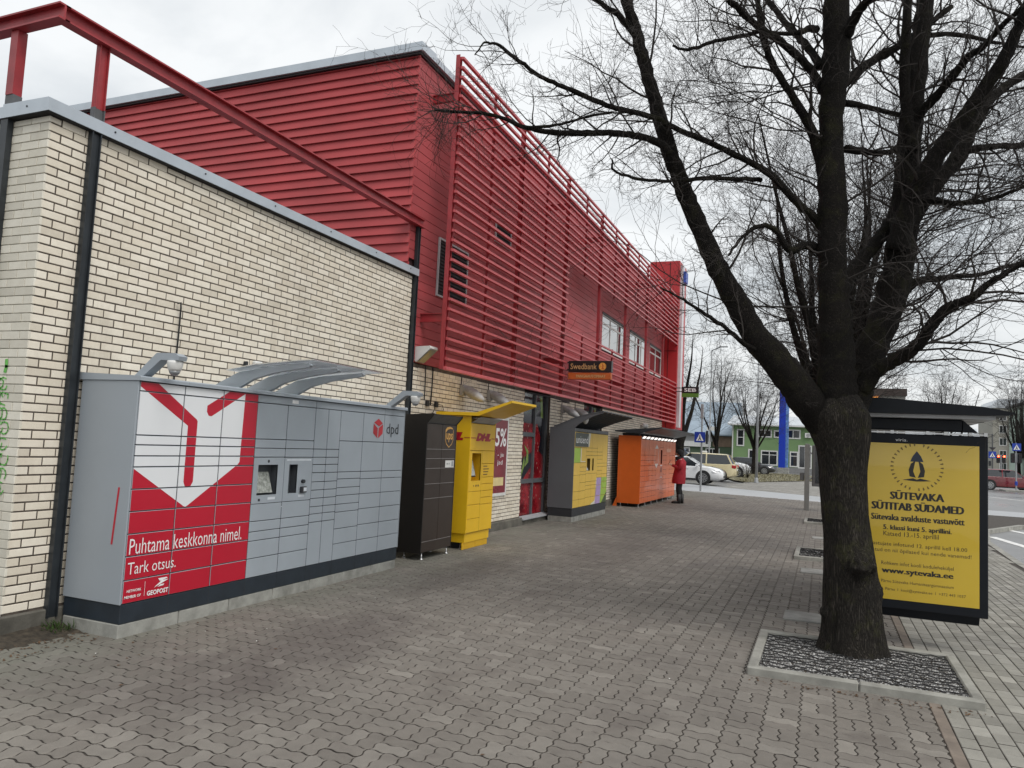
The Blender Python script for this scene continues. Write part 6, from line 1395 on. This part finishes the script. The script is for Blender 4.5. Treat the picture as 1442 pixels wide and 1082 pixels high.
# burst of fine shoots at the tip of the long left branch
tip = Vector(LIMBS[6][0][-1][:3])
for k_ in range(26): tw.grow(tip+Vector((tw.r.uniform(-.05,.35),0,0)), Vector((tw.r.uniform(-1,.4), tw.r.uniform(-.6,.6), tw.r.uniform(-.9,.9))), tw.r.uniform(.25,.75), .004, 2, .02)
# long thin whips sweeping out sideways low in the crown
for k_ in range(34):
    src = LIMBS[1][0] if k_ % 3 else LIMBS[0][0]; i_ = tw.r.randint(18, 46 if k_ % 3 else 42); p_ = Vector(src[min(i_, len(src)-1)][:3]); sd_ = 1 if k_ % 3 else -1
    tw.grow(p_, Vector((sd_, tw.r.uniform(-.7,.7), tw.r.uniform(-.05,.7))), tw.r.uniform(1.2, 2.6), tw.r.uniform(.006,.012), 0, .035)
tag(tw.mb.build('twigs', M_TWIG, T), kind='stuff')
# --- generic bare tree
def bare_tree(name, label, base, th, height, r0, leaders, spread, seed, fine=1.0, group=None, lean=(0,0), l1=(1.0,2.2), every=.30, up=.10, lv=1, trunk_mat=None, rmin=.0015):
    r = random.Random(seed); t_ = thing(name, label, 'tree', base, 0, group); b = Vector(base)
    top = b+Vector((lean[0]*th, lean[1]*th, th)); P = [(b.x, b.y, b.z-.1, r0*1.15), (b.x, b.y, b.z+.25, r0), (*(b.lerp(top,.5)+Vector((r.uniform(-.05,.05),r.uniform(-.05,.05),0))), r0*.88), (*top, r0*.85)]
    P = catmull(P, 5); limb_mesh(P, 16, .08, seed).build('trunk', trunk_mat or M_BARK_BACKLIT, t_, smooth=True)
    tw = Twigs(seed*3+1, fine, up, rmin)
    for k in range(leaders):
        a = 2*math.pi*(k+r.uniform(-.3,.3))/leaders; s_ = spread*r.uniform(.35, 1.1) if k else spread*.1; L = (height-th)*r.uniform(.75, 1.0)
        d = Vector((math.cos(a)*s_, math.sin(a)*s_, 1)).normalized(); p = top-Vector((0,0,r.uniform(0,th*.25))); Q = [(*p, r0*.55)]
        for i in range(8):
            d = (d+Vector((r.uniform(-.12,.12), r.uniform(-.12,.12), .07))).normalized(); p = p+d*L/8; Q.append((*p, max(r0*.5*(1-(i+1)/8.6), .010)))
        limb_mesh(catmull(Q, 2), 8, .06, seed+k).build('branch', M_BARK_BACKLIT, t_, smooth=True)
        tw.along(catmull(Q, 2), every, l1[0], l1[1], lv, .12, .03)
    tag(tw.mb.build('twigs', M_TWIG, t_), kind='stuff'); return t_
GR = 'bare street trees along the pavement'
bare_tree('lime_tree', 'second bare street tree, mostly hidden behind the foreground trunk', (.30, 14.3, .04), 2.1, 8.2, .19, 13, .70, 41, 1.15, GR, l1=(.9,2.3), every=.21, up=.07, rmin=.0020)
bare_tree('lime_tree', 'third bare street tree in the row, seen through the second', (.30, 21.6, .04), 2.2, 8.6, .18, 10, .55, 57, 1.1, GR, l1=(.9,2.3), every=.28, up=.06, rmin=.003)
bare_tree('lime_tree', 'bare tree behind the black canopy at the far end of red building', (-8.4, 47.5, -.05), 2.6, 10.5, .34, 7, .62, 23, 1.1, None, (.06,0), (1.3,3.2), .42, .06, rmin=.0040)
bare_tree('young_tree', 'small bare tree in front of the green house', (-5.5, 69, -.03), 2.6, 9.3, .20, 12, .62, 71, 1.0, None, l1=(1.0,2.6), every=.42, rmin=.0045)
bare_tree('young_tree', 'slender bare tree left of the small tree, before grey roof', (-9.6, 76, -.03), 2.5, 12, .22, 9, .45, 77, .9, None, l1=(1.2,2.6), every=.60, rmin=.0045)
bare_tree('far_tree', 'hazy bare tree in front of the grey apartment block', (30.5, 150, -.1), 3, 15, .4, 11, .5, 83, .8, None, l1=(2,4), every=.8, rmin=.010)
bare_tree('far_tree', 'tall bare tree beside the mint block at the right edge', (29.6, 140, -.1), 3, 17, .4, 11, .45, 89, .8, None, l1=(2,4), every=.8, rmin=.010)
bare_tree('far_tree', 'bare tree behind the bus shelter roof', (6.5, 50, -.1), 2.4, 7.2, .18, 10, .6, 97, .9, None, l1=(1.0,2.2), every=.42, rmin=.004)
bare_tree('shrub', 'low bare dry shrub at the foot of the lamp post', (-4.9, 56, -.02), .1, 1.2, .03, 14, 1.3, 13, .8, None, l1=(.2,.5), every=.15)
# twigs of an unseen tree reaching into the top of the picture: its crown hangs above the camera
# ------------------------------------------------------------------ small things on the ground
r7 = random.Random(77); lit = MB(); M_LEAFB = M('dry_leaf', (.12,.065,.03), .8, var=.3); M_BIT = M('pale_litter', (.75,.74,.70), .7)
ls = MB()
for k in range(90):
    y = r7.uniform(3.6, 22); x = r7.uniform(-5.0, 2.5) if r7.random() < .6 else r7.uniform(-5.1, -4.2)
    if -.6 < x < 1.2 and 6 < y < 7.8: continue
    mbx = ls if r7.random() < .7 else lit; s_ = r7.uniform(.008, .022) if mbx is ls else r7.uniform(.006, .014); a = r7.uniform(0, 6.28); ca, sa = math.cos(a)*s_, math.sin(a)*s_
    mbx.add([(x+ca,y+sa,.003),(x-sa*.5,y+ca*.5,.006),(x-ca,y-sa,.004),(x+sa*.5,y-ca*.5,.007)], [(0,1,2,3)])
for k in range(420):        # debris at the foot of the annex wall and in front of the bed kerb
    if k < 340: x = r7.uniform(-5.80, -5.25); y = r7.uniform(2.6, 4.46)
    else: x = r7.uniform(-.5, 1.1); y = r7.uniform(6.08, 6.19)
    s_ = r7.uniform(.006, .02); a = r7.uniform(0, 6.28); ca, sa = math.cos(a)*s_, math.sin(a)*s_; ls.add([(x+ca,y+sa,.004),(x-sa*.5,y+ca*.5,.010),(x-ca,y-sa,.004),(x+sa*.5,y-ca*.5,.008)], [(0,1,2,3)])
tag(ls.build('fallen_leaves', M_LEAFB), 'scattered brown leaf litter on the paving', 'leaves', kind='stuff'); tag(lit.build('litter_bits', M_BIT), 'tiny pale bits of litter on the paving', 'litter', kind='stuff')
so_ = MB(); V = []; nx_, ny_ = 26, 90
for i in range(nx_):
    for j in range(ny_):
        x = -5.83+.55*i/(nx_-1); y = 2.2+2.27*j/(ny_-1); e_ = .30+.12*mnoise.noise(Vector((0, y*2.2, 0)))+.06*mnoise.noise(Vector((3, y*9, 0)))
        V.append((x, y, max(-.02, (e_-(x+5.83))*.16)*(1 if x+5.83 < e_ else 1)+.012*mnoise.noise(Vector((x*14, y*14, 0)))+.006*mnoise.noise(Vector((x*50, y*50, 2)))))
so_.add(V, [[i*ny_+j, (i+1)*ny_+j, (i+1)*ny_+j+1, i*ny_+j+1] for i in range(nx_-1) for j in range(ny_-1)]); tag(so_.build('soil_strip', M_SOIL), 'strip of dark soil at the foot of brick wall', 'soil', kind='stuff')
we = MB(); 
for k in range(70):
    x = r7.uniform(-5.78, -5.60) ; y = r7.uniform(4.28, 4.46); h = r7.uniform(.02, .10); a = r7.uniform(0, 6.28); w = r7.uniform(.006,.014); dx, dy = math.cos(a)*h*.6, math.sin(a)*h*.6
    we.poly([(x,y,.01),(x+dx*.5-sa*w*0+w,y+dy*.5,.01+h*.6),(x+dx,y+dy,.01+h),(x+dx*.5-w,y+dy*.5+w,.01+h*.55)])
tag(we.build('weeds', M('weed_green', (.06,.11,.025), .7, var=.3)), 'green weeds sprouting beside the concrete base of the grey locker', 'weeds', kind='stuff')
tag(MB().poly([(-5.0,9.3,.0015),(-5.0,9.3001,.0015),(-5.0001,9.3,.0015)]).build('grit', M_BIT), 'grit on paving', 'grit', kind='stuff') if False else None
